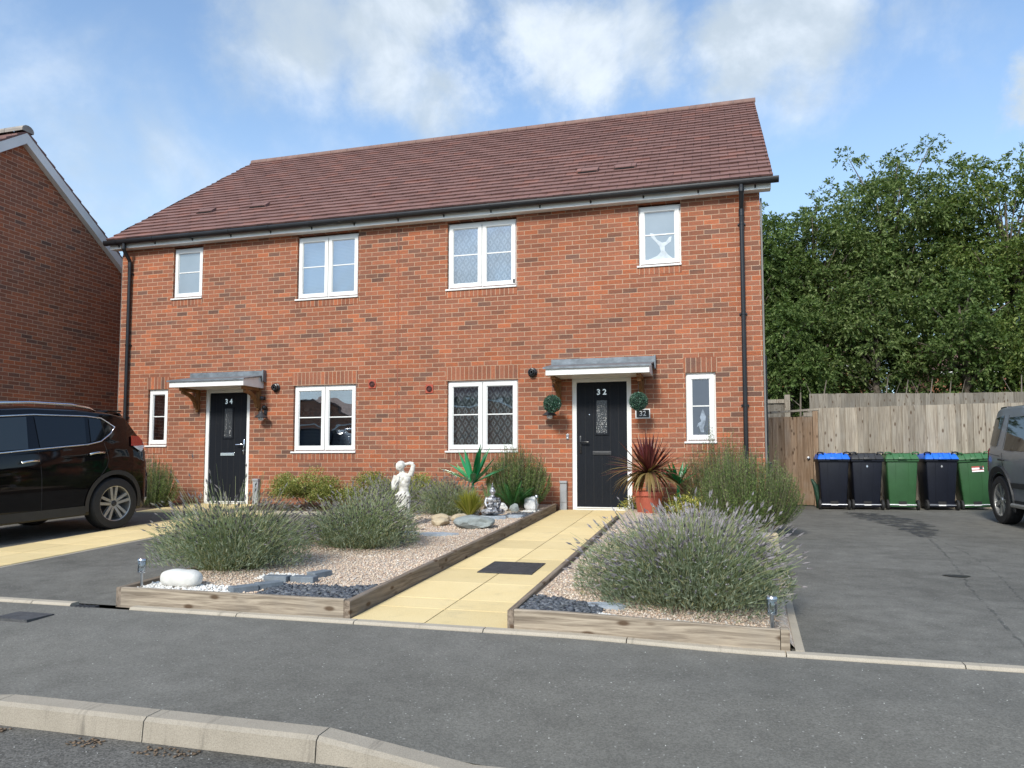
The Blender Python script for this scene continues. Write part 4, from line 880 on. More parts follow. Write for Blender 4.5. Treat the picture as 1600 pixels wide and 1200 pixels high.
# ------------------------------------------------------------------ wheelie bins
def make_bin(bodym, lidm, label):
    t = thing('wheelie_bin', label, 'wheelie bin', (0, 0, 0), 'wheelie bins in a row by the fence', (0, 0, 0))
    def fr(b, z0, z1, w0, w1, ya0, yb0, ya1, yb1, bev=.02, mi=0):
        bm = bmesh.new(); vs = [bm.verts.new(p) for p in [(-w0, ya0, z0), (w0, ya0, z0), (w0, yb0, z0), (-w0, yb0, z0), (-w1, ya1, z1), (w1, ya1, z1), (w1, yb1, z1), (-w1, yb1, z1)]]
        for f in [(0, 3, 2, 1), (4, 5, 6, 7), (0, 1, 5, 4), (1, 2, 6, 5), (2, 3, 7, 6), (3, 0, 4, 7)]: bm.faces.new([vs[i] for i in f])
        bmesh.ops.bevel(bm, geom=bm.edges[:], offset=bev, segments=3, affect='EDGES', profile=.5); b.add([tuple(p.co) for p in bm.verts], [[q.index for q in p.verts] for p in bm.faces], mi); bm.free()
    b = MB(); fr(b, .05, .97, .225, .275, -.20, .28, -.28, .36, .025); fr(b, .93, .985, .288, .290, -.30, .37, -.302, .372, .008); fr(b, .06, .13, .235, .24, -.225, .1, -.225, .1, .01)
    for s in (-.11, .11): b.prism([(-.2095, .15), (-.2135, .15), (-.281, .92), (-.277, .92)], 'x', s-.003, s+.003)
    body = b.build('body', bodym, t, smooth=True, angle=35)
    b = MB(); fr(b, .975, 1.09, .300, .255, -.330, .39, -.235, .34, .022)
    for s in (-.15, -.035, .035, .15): b.prism([(-.338, .985), (-.338, 1.0), (-.240, 1.102), (.30, 1.102), (.30, 1.05)], 'x', s-.009, s+.009)
    fr(b, .975, 1.012, .075, .07, -.345, -.30, -.34, -.30, .006); lid = b.build('lid', lidm, t, smooth=True, angle=35)
    for s in (-1, 1): b = MB(); b.tube([(s*.29, -.25, 1.06), (s*.285, -.265, 1.105), (s*.24, -.27, 1.115), (s*.19, -.265, 1.105), (s*.185, -.25, 1.07)], .014, 8); b.build('lid_handle', lidm if lidm != M_LIDB else M_BINB, lid, smooth=True)
    for s in (-1, 1):
        b = MB(); b.lathe([(0, -.024), (.045, -.024), (.05, -.018), (.092, -.022), (.10, -.015), (.10, .015), (.092, .022), (.05, .018), (.045, .024), (0, .024)], (s*.262, -.215, .10), 24, M=Matrix.Rotation(PI/2, 4, 'Y')); b.build('wheel', M_RUBBER, t, smooth=True, angle=40)
    b = MB(); b.tube([(-.25, -.225, .10), (.25, -.225, .10)], .011, 8); b.build('axle', M_STEEL, t)
    b = MB(); b.box(-.065, .065, -.236, -.227, .085, .108, bev=.003); b.build('foot_bar', M_WHITE, t)
    b = MB(); b.box(-.07, .07, -.227, -.2255, .11, .17); b.build('foot_recess', M_RUBBER, t)
    return t
BN = [(7.425, 4.08, 0, M_BINB, M_LIDB, 'dark blue wheelie bin with bright blue lid nearest the gate'), (8.03, 4.17, R(1), M_BINB, M_LIDK, 'dark wheelie bin with charcoal lid, second from the gate'),
      (8.68, 4.28, R(-2), M_BING, M_LIDG, 'plain green wheelie bin in the middle of the row'), (9.37, 4.38, R(2), M_BINB, M_LIDB, 'dark blue wheelie bin with blue lid between the two green bins'), (10.07, 4.62, R(-3), M_BING, M_LIDG, 'green wheelie bin with red and white sticker next to the grey car')]
for i, (x, y, a, bm_, lm_, lab) in enumerate(BN):
    t = make_bin(bm_, lm_, lab); t.location = (x, y, g(x, y)-.002); t.rotation_euler = (0, R(-3.5) if i == 4 else 0, a)
    if i == 4:
        b = MB(); Mx = Matrix.Translation((.05, -.268, .80)) @ Matrix.Rotation(-R(5), 4, 'X'); b.box(-.10, .10, -.003, 0, -.065, .065, M=Mx, mi=0); b.box(-.10, .10, -.0045, -.003, .015, .065, M=Mx, mi=1); b.box(-.10, .10, -.0045, -.003, -.035, -.02, M=Mx, mi=1); b.box(.03, .085, -.005, -.003, -.022, .04, M=Mx, mi=2); b.build('sticker', [M_WHITE, M_RED, M_COVER], t)
    if i in (1, 3): text('\u2666', .05, (0, -.272 if i == 1 else -.272, .84), M_STEEL if i == 1 else M_GREY, t, 'council_mark', rot=(PI/2+R(-5), 0, 0), ext=.0015)
t = thing('folded_bin_bag', 'dark green sack slumped between gate and first bin', 'sack', (7.16, 4.2, g(7.1, 4.2))); b = MB(); z0 = g(7.1, 4.2)
b.tube([(7.20, 4.25, z0), (7.18, 4.24, z0+.25), (7.13, 4.22, z0+.45), (7.06, 4.2, z0+.58)], [.055, .06, .05, .02], 8); b.build('sack', simple('dark_green_sack', (.012, .05, .03), .5, var=.3, vs=20, bs=.01), t, smooth=True)

# ------------------------------------------------------------------ plants
def unit(a): return a/np.maximum(np.linalg.norm(a, axis=-1, keepdims=True), 1e-9)
def leafquads(C, D, L, Wd, rng, flat=None):
    A = rng.normal(size=C.shape); A = A if flat is None else A*(1-flat)+np.array([0, 0, 1.])*flat*3
    B = unit(np.cross(D, A)); L = np.reshape(L, (-1, 1)); Wd = np.reshape(Wd, (-1, 1))
    return np.stack([C, C+D*L*.45+B*Wd*.5, C+D*L, C+D*L*.45-B*Wd*.5], 1).reshape(-1, 3)
def ribbons(P0, P1, P2, w0, w1, segs, rng):
    ts = np.linspace(0, 1, segs+1); S = unit(np.cross(P2-P0, rng.normal(size=P0.shape))); out = []
    pt = lambda t: P0*(1-t)**2+P1*2*t*(1-t)+P2*t*t
    for a, c in zip(ts[:-1], ts[1:]):
        wa, wc = w0+(w1-w0)*a, w0+(w1-w0)*c
        out.append(np.stack([pt(a)-S*wa/2, pt(a)+S*wa/2, pt(c)+S*wc/2, pt(c)-S*wc/2], 1))
    return np.concatenate(out).reshape(-1, 3)
def lavender(label, cx, cy, rx, ry, h, nst, nleaf, fmat, seed, z0=None, lean=(0, 0), spike=.05, tall=.16):
    rng = np.random.default_rng(seed); z0 = bedz(cx, cy) if z0 is None else z0
    t = thing('lavender_bush', label, 'lavender', (cx, cy, z0), 'lavender bushes')
    nl = 7; la = rng.random(nl)*2*PI; lr = np.r_[0, .50+.10*rng.random(nl-1)]; la[1:] = np.arange(nl-1)*2*PI/(nl-1)+rng.normal(0, .25, nl-1)
    LX, LY, LR, LH = lr*np.cos(la), lr*np.sin(la), np.r_[.66, .42+.16*rng.random(nl-1)], np.r_[1.0, .66+.34*rng.random(nl-1)]
    def dome(n):
        q = rng.choice(nl, n, p=np.r_[.28, np.full(nl-1, .72/(nl-1))]); rho = np.sqrt(rng.random(n)); th = rng.random(n)*2*PI
        return LX[q]+LR[q]*rho*np.cos(th), LY[q]+LR[q]*rho*np.sin(th), np.sqrt(1-(rho*.97)**2)*LH[q], LX[q], LY[q]
    ux, uy, top, qx, qy = dome(nst)
    k = rng.normal(1.0, .12, nst)*(1+tall*(rng.random(nst) > .8)*rng.random(nst))
    tip = np.stack([cx+rx*ux*1.03+lean[0]*top*h, cy+ry*uy*1.03+lean[1]*top*h, z0+h*(.12+.88*top)*k], 1)
    base = np.stack([cx+rx*(qx*.45+(ux-qx)*.25), cy+ry*(qy*.45+(uy-qy)*.25), np.full(nst, z0)], 1)
    mid = base+(tip-base)*np.array([.35, .35, .62])+rng.normal(size=tip.shape)*.035; tip = tip+rng.normal(size=tip.shape)*.03
    V = ribbons(base, mid, tip, .0048, .0032, 3, rng)
    # leafy stem bases and inner leaves
    n = nleaf; ux, uy, top, qx, qy = dome(n); u = rng.random(n)**.7
    P = np.stack([cx+rx*.92*ux, cy+ry*.92*uy, z0+.01+h*.84*(.12+.88*top)*u], 1)
    D = unit(np.stack([ux*.8, uy*.8, .5+.5*rng.random(n)], 1)+rng.normal(size=(n, 3))*.42)
    V2 = leafquads(P, D, .030+.030*rng.random(n), .0055+.004*rng.random(n), rng)
    npmesh('foliage', np.concatenate([V, V2]), 4, [M_LAVSTEM, M_LAVLEAF], np.r_[np.zeros(len(V)//4), np.ones(len(V2)//4)], t)['kind'] = 'stuff'
    D = unit(tip-mid+rng.normal(size=tip.shape)*.03); Vf = []
    L = spike*(.6+.8*rng.random(nst))
    fl = rng.random(nst) < .62; tip = tip[fl]; D = D[fl]; L = L[fl]; nst = len(L)
    for q in range(3): Vf.append(leafquads(tip-D*.01, D, L, .011+.006*rng.random(nst), rng))
    for q in range(3):
        off = -.012-.012*q+rng.random((nst, 1))*.004; Vf.append(leafquads(tip+D*(off+L[:, None]*.6*(q > 0)), unit(D*.5+rng.normal(size=D.shape)*.7), .014, .009, rng))
    npmesh('flower_spikes', np.concatenate(Vf), 4, fmat, None, t)['kind'] = 'stuff'
    return t
lavender('large lavender bush behind the white boulder in the left bed', 1.07, -6.0, .72, .62, .60, 1250, 15000, M_LAVFLOW, 1, tall=.45, lean=(.02, 0))
lavender('lavender bush in the middle of the left bed in front of the white statue', 1.60, -4.60, .78, .64, .56, 1200, 15000, M_LAVFLOW, 2, lean=(.10, 0))
lavender('dark round lavender bush behind the white statue', 1.58, -1.85, .52, .46, .50, 900, 6500, M_LAVFLOW, 3)
lavender('small lavender bush left of the white statue, in front of the shrubs', .70, -1.75, .62, .40, .58, 700, 4200, M_LAVFLOW, 4, z0=-.06)
lavender('huge lavender bush filling the front of the right bed', 5.08, -6.28, .82, .74, .58, 2200, 36000, M_LAVFLOWB, 5, lean=(.06, 0), spike=.055, tall=.25)
lavender('lavender bush at the back of the right bed in front of the potted cordyline', 5.0, -4.50, .80, .76, .44, 1400, 12000, M_LAVFLOWB, 6, spike=.055, tall=.3)

def rosemary(label, cx, cy, rx, ry, h, nb_, seed, z0, lean=(0, 0), up=.5):
    rng = np.random.default_rng(seed); t = thing('rosemary_bush', label, 'rosemary', (cx, cy, z0), 'rosemary bushes'); c0 = np.array([cx, cy, z0])
    rho = np.sqrt(rng.random(nb_)); th = rng.random(nb_)*2*PI; top = np.sqrt(1-(rho*.96)**2)
    tip = np.stack([cx+rx*rho*np.cos(th)+lean[0]*top, cy+ry*rho*np.sin(th)+lean[1]*top, z0+h*(.22+.78*top)*rng.normal(1, .12, nb_)], 1)
    base = c0+(tip-c0)*np.array([.35, .35, 0]); out = (tip-c0)*np.array([1, 1, 0]); mid = base+out*.55+np.array([0, 0, 1])*((tip-base)[:, 2:]*.38)
    V = [ribbons(base, mid, tip, .006, .003, 4, rng)]; k = 60
    for j in range(k):
        tt = .22+.78*(j+rng.random((nb_, 1)))/k; P = base*(1-tt)**2+mid*2*tt*(1-tt)+tip*tt*tt; ax = unit(2*(1-tt)*(mid-base)+2*tt*(tip-mid))
        D = unit(ax*.9+unit(rng.normal(size=P.shape))*.75); V.append(leafquads(P, D, .024+.014*rng.random(nb_), .0068, rng))
    n0 = len(V[0])//4; V = np.concatenate(V); npmesh('foliage', V, 4, [M_BARK, M_ROSE], np.r_[np.zeros(n0), np.ones(len(V)//4-n0)], t)['kind'] = 'stuff'; return t
rosemary('wide green rosemary bush spilling over the driveway beside the downpipe', 5.68, -1.05, .72, .58, 1.0, 760, 21, -.20, lean=(-.05, 0))
rosemary('tall dark rosemary against the wall below the narrow right window', 5.25, -.40, .58, .26, 1.16, 300, 22, -.10)
rosemary('dark rosemary bush below the patterned window left of door 32', 2.22, -.55, .56, .34, .90, 560, 23, .0)
rosemary('dark rosemary bush between the black car and door 34', -4.42, -.75, .50, .38, .80, 400, 24, -.10)

def shrub(label, cx, cy, rx, ry, h, n, m_, seed, z0, ls=.028, lw=.017, name='garden_shrub', cat='shrub', clumps=48):
    rng = np.random.default_rng(seed); t = thing(name, label, cat, (cx, cy, z0)); cc = []
    for i in range(clumps):
        a = rng.random()*2*PI; rh = math.sqrt(rng.random()); cc.append((cx+rx*.80*rh*math.cos(a), cy+ry*.80*rh*math.sin(a), z0+h*(.16+.62*math.sqrt(1-rh*rh*.9)*rng.uniform(.25, 1.08)), rng.uniform(.24, .40)*min(rx, h)))
    V = []; per = n//clumps
    for (x, y, z, r_) in cc:
        d = unit(rng.normal(size=(per, 3))); d[:, 2] = np.abs(d[:, 2])*.9-.15; P = np.array([x, y, z])+d*r_*(rng.random((per, 1))**.4); V.append(leafquads(P, unit(d+rng.normal(size=d.shape)*.45+np.array([0, 0, .25])), ls*(.7+.6*rng.random(per)), lw, rng, .35))
    sb = MB()
    for i in range(9): a = rng.random()*2*PI; sb.tube([(cx, cy, z0), (cx+rx*.25*math.cos(a), cy+ry*.25*math.sin(a), z0+h*.35), (cx+rx*.55*math.cos(a), cy+ry*.55*math.sin(a), z0+h*.6)], [.010, .007, .004], 5)
    sb.build('branches', M_BARK, t); npmesh('foliage', np.concatenate(V), 4, m_, None, t)['kind'] = 'stuff'; return t
shrub('rounded yellow-green shrub below the blinds window right of door 34', -1.38, -.72, .76, .44, .70, 15000, M_HEBE, 31, -.06)
shrub('rounded green shrub with bronze tips left of the middle wall joint', -.20, -.62, .62, .40, .68, 11000, M_HEBE, 32, -.06)
shrub('dark green shrub under the middle wall joint', .62, -.60, .50, .34, .62, 8000, M_HEBE, 33, -.05)
shrub('small yellow variegated shrub behind the potted cordyline', 4.78, -.72, .36, .26, .46, 2600, M_VARIEG, 34, -.12)
shrub('trailing variegated shrub left of the terracotta pot', 4.02, -.62, .20, .18, .34, 600, M_VARIEG, 35, -.05)

def blades(name, label, cat, base, specs, mats, seed, part='blades', group=None):
    """specs: (azimuth, rise, length, droop, width, material index): strap leaves folded along the midrib"""
    t = thing(name, label, cat, base, group); b = MB()
    for az, el, L_, dr, w, mi in specs:
        d = Vector((math.cos(az)*math.cos(el), math.sin(az)*math.cos(el), math.sin(el))); side = Vector((-math.sin(az), math.cos(az), 0)); p = Vector(base)+Vector((math.cos(az), math.sin(az), 0))*.012; k = 8; v = []
        for i in range(k+1):
            u = i/k; ww = w*1.3*(.55+1.1*u*(1-u)*1.6)*(1 if u < .6 else max(.02, (1-u)/.4)); nrm = side.cross(d).normalized()
            v += [p-side*ww/2+nrm*ww*.16, p, p+side*ww/2+nrm*ww*.16]; p = p+d*(L_/k); d = (d+Vector((0, 0, -dr/k))).normalized()
        b.add(v, [q for i in range(k) for q in ((3*i, 3*i+1, 3*i+4, 3*i+3), (3*i+1, 3*i+2, 3*i+5, 3*i+4))], mi)
    b.build(part, mats, t); return t
# potted cordyline
zp = g(4.29, -.95)+.03
t = thing('plant_pot', 'square-rimmed terracotta pot holding the red cordyline', 'plant pot', (4.29, -.95, zp)); b = MB()
b.lathe([(0, 0), (.150, 0), (.155, .01), (.195, .30), (.215, .302), (.222, .31), (.225, .365), (.215, .37), (.205, .365), (.20, .33), (0, .33)], (4.29, -.95, zp), 28); b.build('pot', M_TERRA, t, smooth=True, angle=35)
b = MB(); b.lathe([(0, .0), (.2, .0)], (4.29, -.95, zp+.34), 20); b.build('compost', M_SOIL, t)
rr = random.Random(5); sp = []
for i in range(64): sp.append((rr.uniform(0, 2*PI), rr.uniform(.6, 1.5), rr.uniform(.46, .66), rr.uniform(.0, .35), rr.uniform(.024, .036), 0))
for i in range(44): sp.append((rr.uniform(0, 2*PI), rr.uniform(.2, .75), rr.uniform(.58, .76), rr.uniform(.35, .9), rr.uniform(.022, .032), rr.choice((0, 1, 1))))
for i in range(64): sp.append((rr.uniform(0, 2*PI), rr.uniform(-.1, .5), rr.uniform(.52, .74), rr.uniform(1.0, 2.3), rr.uniform(.026, .036), 1))
cb = (4.29, -.95, zp+.62); t = blades('cordyline', 'dark red spiky cordyline with drooping olive lower leaves in a terracotta pot', 'cordyline', cb, sp, [M_CORDY, M_CORDO], 1)
b = MB(); b.tube([(4.29, -.95, zp+.33), (4.295, -.95, zp+.5), (4.29, -.95, zp+.66)], [.032, .035, .03], 10); b.build('stem', M_BARK, t)
# artificial green palms
sp = [(rr.uniform(0, 2*PI) if i > 6 else 2*PI*i/7, rr.uniform(.35, 1.35), rr.uniform(.50, .70), rr.uniform(.2, .9), rr.uniform(.055, .078), 0) for i in range(24)]
t = blades('artificial_palm', 'glossy green strap-leaved plant below the ground-floor patterned window', 'artificial plant', (1.60, -.85, .42), sp, [M_PALM], 2); b = MB(); b.tube([(1.60, -.85, -.02), (1.6, -.85, .44)], [.03, .022], 8); b.build('stem', M_PALM, t)
sp = [(rr.uniform(0, 2*PI), rr.uniform(.5, 1.4), rr.uniform(.32, .44), rr.uniform(.2, .9), rr.uniform(.045, .06), 0) for i in range(18)]
t = blades('artificial_palm', 'bright green strap-leaved plant partly hidden behind the cordyline', 'artificial plant', (4.68, -.42, .42), sp, [M_PALM], 3); b = MB(); b.tube([(4.68, -.42, -.08), (4.68, -.42, .44)], [.03, .022], 8); b.build('stem', M_PALM, t)
sp = [(rr.uniform(0, 2*PI), rr.uniform(.75, 1.5), rr.uniform(.30, .44), rr.uniform(.1, .9), rr.uniform(.007, .011), 0) for i in range(330)]
blades('grass_tuft', 'yellow-green ornamental grass tuft left of the silver statue', 'ornamental grass', (1.98, -2.12, bedz(1.98, -2.12)+.02), sp, [M_GRASSY], 4)
sp = [(rr.uniform(0, 2*PI), rr.uniform(1.2, 1.54), rr.uniform(.30, .44), rr.uniform(.05, .35), rr.uniform(.006, .010), 0) for i in range(110)]
blades('grass_tuft', 'pale upright striped grass between the green palm and the fern', 'ornamental grass', (1.93, -1.0, bedz(1.9, -1.0)), sp, [M_GRASSP], 5)
def fern(label, c, n, L_, seed):
    rng = np.random.default_rng(seed); t = thing('fern', label, 'fern', c); V = []
    for i in range(n):
        az = rng.random()*2*PI; el = rng.uniform(.5, 1.4); P0 = np.array(c); d = np.array([math.cos(az)*math.cos(el), math.sin(az)*math.cos(el), math.sin(el)]); P2 = P0+d*L_*rng.uniform(.75, 1.1)-np.array([0, 0, L_*.12]); P1 = P0+d*L_*.55+np.array([0, 0, L_*.10])
        side = np.array([-math.sin(az), math.cos(az), 0]); k = 26; tt = np.linspace(.15, 1, k)[:, None]; P = P0*(1-tt)**2+P1*2*tt*(1-tt)+P2*tt**2; ax = unit(2*(1-tt)*(P1-P0)+2*tt*(P2-P1)); ln = (L_*.24*np.sin(np.clip(tt*1.02, 0, 1)*PI*.93+.12)+.01)[:, 0]
        for s in (-1, 1): V.append(leafquads(P, unit(side*s+ax*.55-np.array([0, 0, .15])), ln, .0085, rng, .8))
        V.append(ribbons(P0[None], P1[None], P2[None], .005, .002, 6, rng))
    npmesh('fronds', np.concatenate(V), 4, M_FERN, None, t); return t
fern('bright green fern below the rosemary, behind the silver statue', (2.26, -.98, bedz(2.26, -.98)), 22, .54, 41); fern('dark low fern beside the white rock at the back of the bed', (2.42, -.80, bedz(2.42, -.8)), 14, .34, 42)
# topiary balls hung from the canopy brackets
for x, y, z, lab in ((2.76, -.40, 1.655, 'round green topiary ball hanging from the left bracket of door 32'), (4.105, -.40, 1.665, 'round green topiary ball hanging beside the number plaque')):
    rng = np.random.default_rng(int(x*10)); t = thing('topiary_ball', lab, 'topiary ball', (x, y, z), 'topiary balls beside door 32'); d = unit(rng.normal(size=(2600, 3))); P = np.array([x, y, z])+d*(.115+.022*rng.random((2600, 1)))
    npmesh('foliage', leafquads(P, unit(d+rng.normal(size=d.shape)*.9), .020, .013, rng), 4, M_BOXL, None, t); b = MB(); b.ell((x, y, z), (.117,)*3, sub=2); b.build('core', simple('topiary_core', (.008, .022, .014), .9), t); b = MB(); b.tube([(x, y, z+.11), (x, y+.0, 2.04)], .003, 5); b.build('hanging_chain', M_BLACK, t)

# ------------------------------------------------------------------ statues, rocks, lights
def remeshed(b, name, m_, parent, vox, smooth_it=3):
    o = b.build(name, m_, parent); md = o.modifiers.new('r', 'REMESH'); md.mode = 'VOXEL'; md.voxel_size = vox; md.use_smooth_shade = True; s_ = o.modifiers.new('s', 'SMOOTH'); s_.iterations = smooth_it; s_.factor = .5; return evaluated(o)
t = thing('garden_statue', 'white classical figure statue with one arm raised behind its head', 'statue', (1.43, -3.1, -.09), rot=(0, 0, R(12))); b = MB()
b.ell((-.035, -.015, .775), (.050, .056, .062)); b.ell((-.035, .010, .795), (.058, .058, .052)); b.ell((-.075, -.02, .775), (.02, .03, .05)); b.ell((-.040, -.068, .765), (.008, .012, .014), sub=2); b.ell((-.038, -.060, .738), (.016, .012, .008), sub=2); b.ell((-.058, -.062, .782), (.010, .006, .006), sub=2); b.ell((-.018, -.064, .782), (.010, .006, .006), sub=2)
b.tube([(-.028, 0, .735), (-.012, 0, .68)], [.03, .036], 12); b.ell((0, 0, .625), (.100, .060, .075)); b.ell((.0, -.005, .57), (.085, .058, .08)); b.ell((.002, 0, .49), (.066, .050, .085)); b.ell((.0, 0, .405), (.088, .066, .085)); b.ell((-.035, -.045, .60), (.036, .022, .034)); b.ell((.045, -.045, .605), (.036, .022, .034))
b.tube([(.085, 0, .66), (.115, -.01, .73), (.128, 0, .80)], [.036, .031, .026], 12); b.tube([(.128, 0, .80), (.08, .0, .815), (.015, .01, .80)], [.027, .023, .017], 12); b.ell((.005, .015, .80), (.025, .016, .02), sub=2)
for q in range(4): b.tube([(-.005, -.005+.011*q, .80), (-.03, -.008+.012*q, .812)], .0065, 6)
b.tube([(-.09, 0, .655), (-.118, -.02, .57), (-.115, -.045, .49)], [.036, .032, .025], 12); b.tube([(-.115, -.045, .49), (-.085, -.075, .52), (-.055, -.07, .60)], [.026, .021, .016], 12); b.ell((-.05, -.07, .62), (.018, .014, .024), sub=2)
for q in range(4): b.tube([(-.062+.009*q, -.075, .635), (-.058+.008*q, -.072, .665-.004*abs(q-1.5))], .0055, 6)
b.tube([(.0, .0, .42), (-.01, .0, .25), (0, .0, .03)], [.092, .080, .084], 18)
for i in range(12):
    a = 2*PI*i/12; b.tube([(.085*math.cos(a), .065*math.sin(a), .40), (.074*math.cos(a+.25), .072*math.sin(a+.25), .22), (.086*math.cos(a+.35), .086*math.sin(a+.35), .03)], .013, 7)
b.tube([(-.09, -.05, .42), (0, -.075, .385), (.085, -.045, .41)], .016, 8)
remeshed(b, 'figure', M_PLASTER, t, .0065, 2); b = MB(); b.lathe([(0, 0), (.115, 0), (.115, .03), (.10, .045), (0, .045)], (0, 0, -.01), 24); b.build('plinth', M_PLASTER, t)
t = thing('garden_statue', 'small seated silver and black meditating statue on grey slabs', 'statue', (2.30, -2.10, bedz(2.3, -2.1)+.045), rot=(0, 0, R(25))); t.scale = (1.28,)*3; b = MB()
b.ell((0, 0, .035), (.105, .075, .035)); b.tube([(-.03, 0, .05), (-.10, -.03, .04), (-.04, -.085, .045), (.03, -.08, .05)], [.034, .030, .024, .018], 10); b.tube([(.03, 0, .05), (.10, -.03, .04), (.04, -.075, .05), (-.03, -.085, .045)], [.034, .030, .024, .018], 10)
b.ell((0, 0, .11), (.052, .038, .05)); b.ell((0, 0, .165), (.062, .038, .045)); b.tube([(0, 0, .19), (0, 0, .23)], [.022, .018], 10); b.ell((0, -.005, .252), (.030, .032, .038)); b.ell((0, .0, .285), (.022, .022, .022), sub=2); b.tube([(0, 0, .295), (0, 0, .32), (0, 0, .355)], [.013, .008, .002], 8); b.ell((0, -.037, .25), (.005, .007, .008), sub=2)
for s in (-1, 1): b.tube([(s*.058, 0, .185), (s*.078, -.005, .13), (s*.055, -.045, .08), (s*.012, -.07, .075)], [.02, .018, .015, .012], 9); b.ell((s*.031, 0, .25), (.005, .01, .018), sub=2)
for q in range(4): b.tube([(-.015, -.078-.004*q, .082), (.015, -.078-.004*q, .084)], .0045, 6)
remeshed(b, 'figure', M_SILVER, t, .0045, 2)
t = thing('ornament_figure', 'small brown driftwood ornament leaning beside the silver statue', 'ornament', (2.17, -2.0, bedz(2.17, -2.0))); b = MB(); b.tube([(2.08, -2.0, .02), (2.13, -1.99, .05), (2.18, -2.0, .12), (2.205, -2.0, .22), (2.20, -1.99, .27)], [.018, .022, .026, .02, .008], 9); remeshed(b, 'figure', M_OAK, t, .006)
def rock(label, c, r_, m_, seed, rz=0, group='rocks in the left bed', flat=False, name='rock', cat='rock'):
    bm = bmesh.new(); bmesh.ops.create_icosphere(bm, subdivisions=4, radius=1); rr_ = random.Random(seed); planes = []
    for i in range(9):
        n_ = Vector((rr_.gauss(0, 1), rr_.gauss(0, 1), rr_.gauss(0, .8))).normalized(); planes.append((n_, rr_.uniform(.62, .9)))
    off = Vector((seed*3.1, seed*1.7, 0)); v = []
    for p in bm.verts:
        q = p.co.copy()
        for n_, d_ in planes:
            k = q.dot(n_)-d_
            if k > 0: q -= n_*k*.92
        q += p.co*(.07*mnoise.noise(q*2.2+off)+.03*mnoise.noise(q*6+off)); v.append(Vector((q.x*r_[0], q.y*r_[1], q.z*r_[2])))
    f = [[q.index for q in p.verts] for p in bm.faces]; bm.free(); M = Matrix.Rotation(rz, 4, 'Z'); z0 = bedz(c[0], c[1]); lo = min(p.z for p in v)
    b = MB(); b.add([(M @ p)+Vector((c[0], c[1], z0-lo-r_[2]*.18+(c[2] if len(c) > 2 else 0))) for p in v], f); o = b.build(name, m_, loc=(c[0], c[1], z0), smooth=True, angle=28); return tag(o, label, cat, group)
rock('large flat grey-green rock beside the timber edging', (2.36, -3.05), (.26, .30, .085), M_ROCKG, 1, R(15)); rock('angular pale sandstone rock left of the grey-green rock', (1.87, -2.95), (.125, .11, .065), M_ROCKB, 2); rock('rounded yellowish sandstone rock between the angular one and the grass', (2.02, -2.62), (.12, .10, .065), M_ROCKB, 3, R(40))
rock('brownish rock at the foot of the dark lavender', (1.72, -2.55), (.13, .10, .06), M_ROCKB, 4); rock('white boulder behind the back solar light', (2.55, -.92), (.13, .09, .13), M_ROCKW, 5); rock('grey-white rock behind the silver statue', (2.10, -1.12), (.16, .09, .07), M_ROCKW, 6, R(10)); rock('grey rock right behind the silver statue', (2.36, -1.18), (.08, .06, .07), M_ROCKG, 7)
def slabstone(label, c, r_, m_, seed, rz=0, h=.03):
    rr_ = random.Random(seed); P = [(r_[0]*math.cos(a)*rr_.uniform(.75, 1.1), r_[1]*math.sin(a)*rr_.uniform(.75, 1.1)) for a in np.linspace(0, 2*PI, 10)[:-1]]; M = Matrix.Rotation(rz, 2)
    P = [tuple((M @ Vector(p))+Vector(c[:2])) for p in P]; z0 = bedz(c[0], c[1]); b = MB(); b.prism(P, 'z', z0-.01, z0+h); o = b.build('stone_slab', m_, loc=(c[0], c[1], z0)); return tag(o, label, 'stone slab', 'flat grey slabs in the left bed')
slabstone('flat jagged grey slab in front of the large rock', (2.13, -3.72), (.23, .12), M_SLAB2, 2, R(10), .022); slabstone('grey slab partly under lavender at the statue foot', (1.66, -3.62), (.24, .12), M_SLAB2, 4, 0, .02); slabstone('grey slab under the silver statue', (2.30, -2.12), (.19, .15), M_SLAB2, 6, 0, .045); slabstone('grey slab between the silver statue and timber edging', (2.56, -1.86), (.15, .11), M_SLAB2, 8, R(20), .035)
o = slabstone('flat grey slab among the slate in the right bed', (4.50, -6.72), (.16, .10), M_SLAB2, 9, 0, .02); o['group'] = 'slab in the right bed'
# white boulder (pillow shaped) at the front of the left bed
b = MB(); bm = bmesh.new(); bmesh.ops.create_icosphere(bm, subdivisions=4, radius=1); v = []
for p in bm.verts:
    q = p.co; e = .62; f_ = lambda a, k: math.copysign(abs(a)**k, a); x_ = f_(q.x, .7)*.175; pinch = 1-.07*math.exp(-((x_-.03)/.025)**2)
    v.append((1.19+x_, -6.80+f_(q.y, .8)*.085*pinch, bedz(1.19, -6.8)+.062+f_(q.z, .75)*.072*pinch*(1+.05*mnoise.noise(Vector((x_*9, q.y, q.z*2))))))
b.add(v, [[q.index for q in p.verts] for p in bm.faces]); bm.free(); tag(b.build('white_boulder', simple('white_boulder_stone', (.62, .61, .57), .6, var=.1, vs=12, bs=.006, bscale=18), loc=(1.19, -6.8, -.24), smooth=True), 'long white pillow-shaped boulder at the front of the left bed', 'boulder')
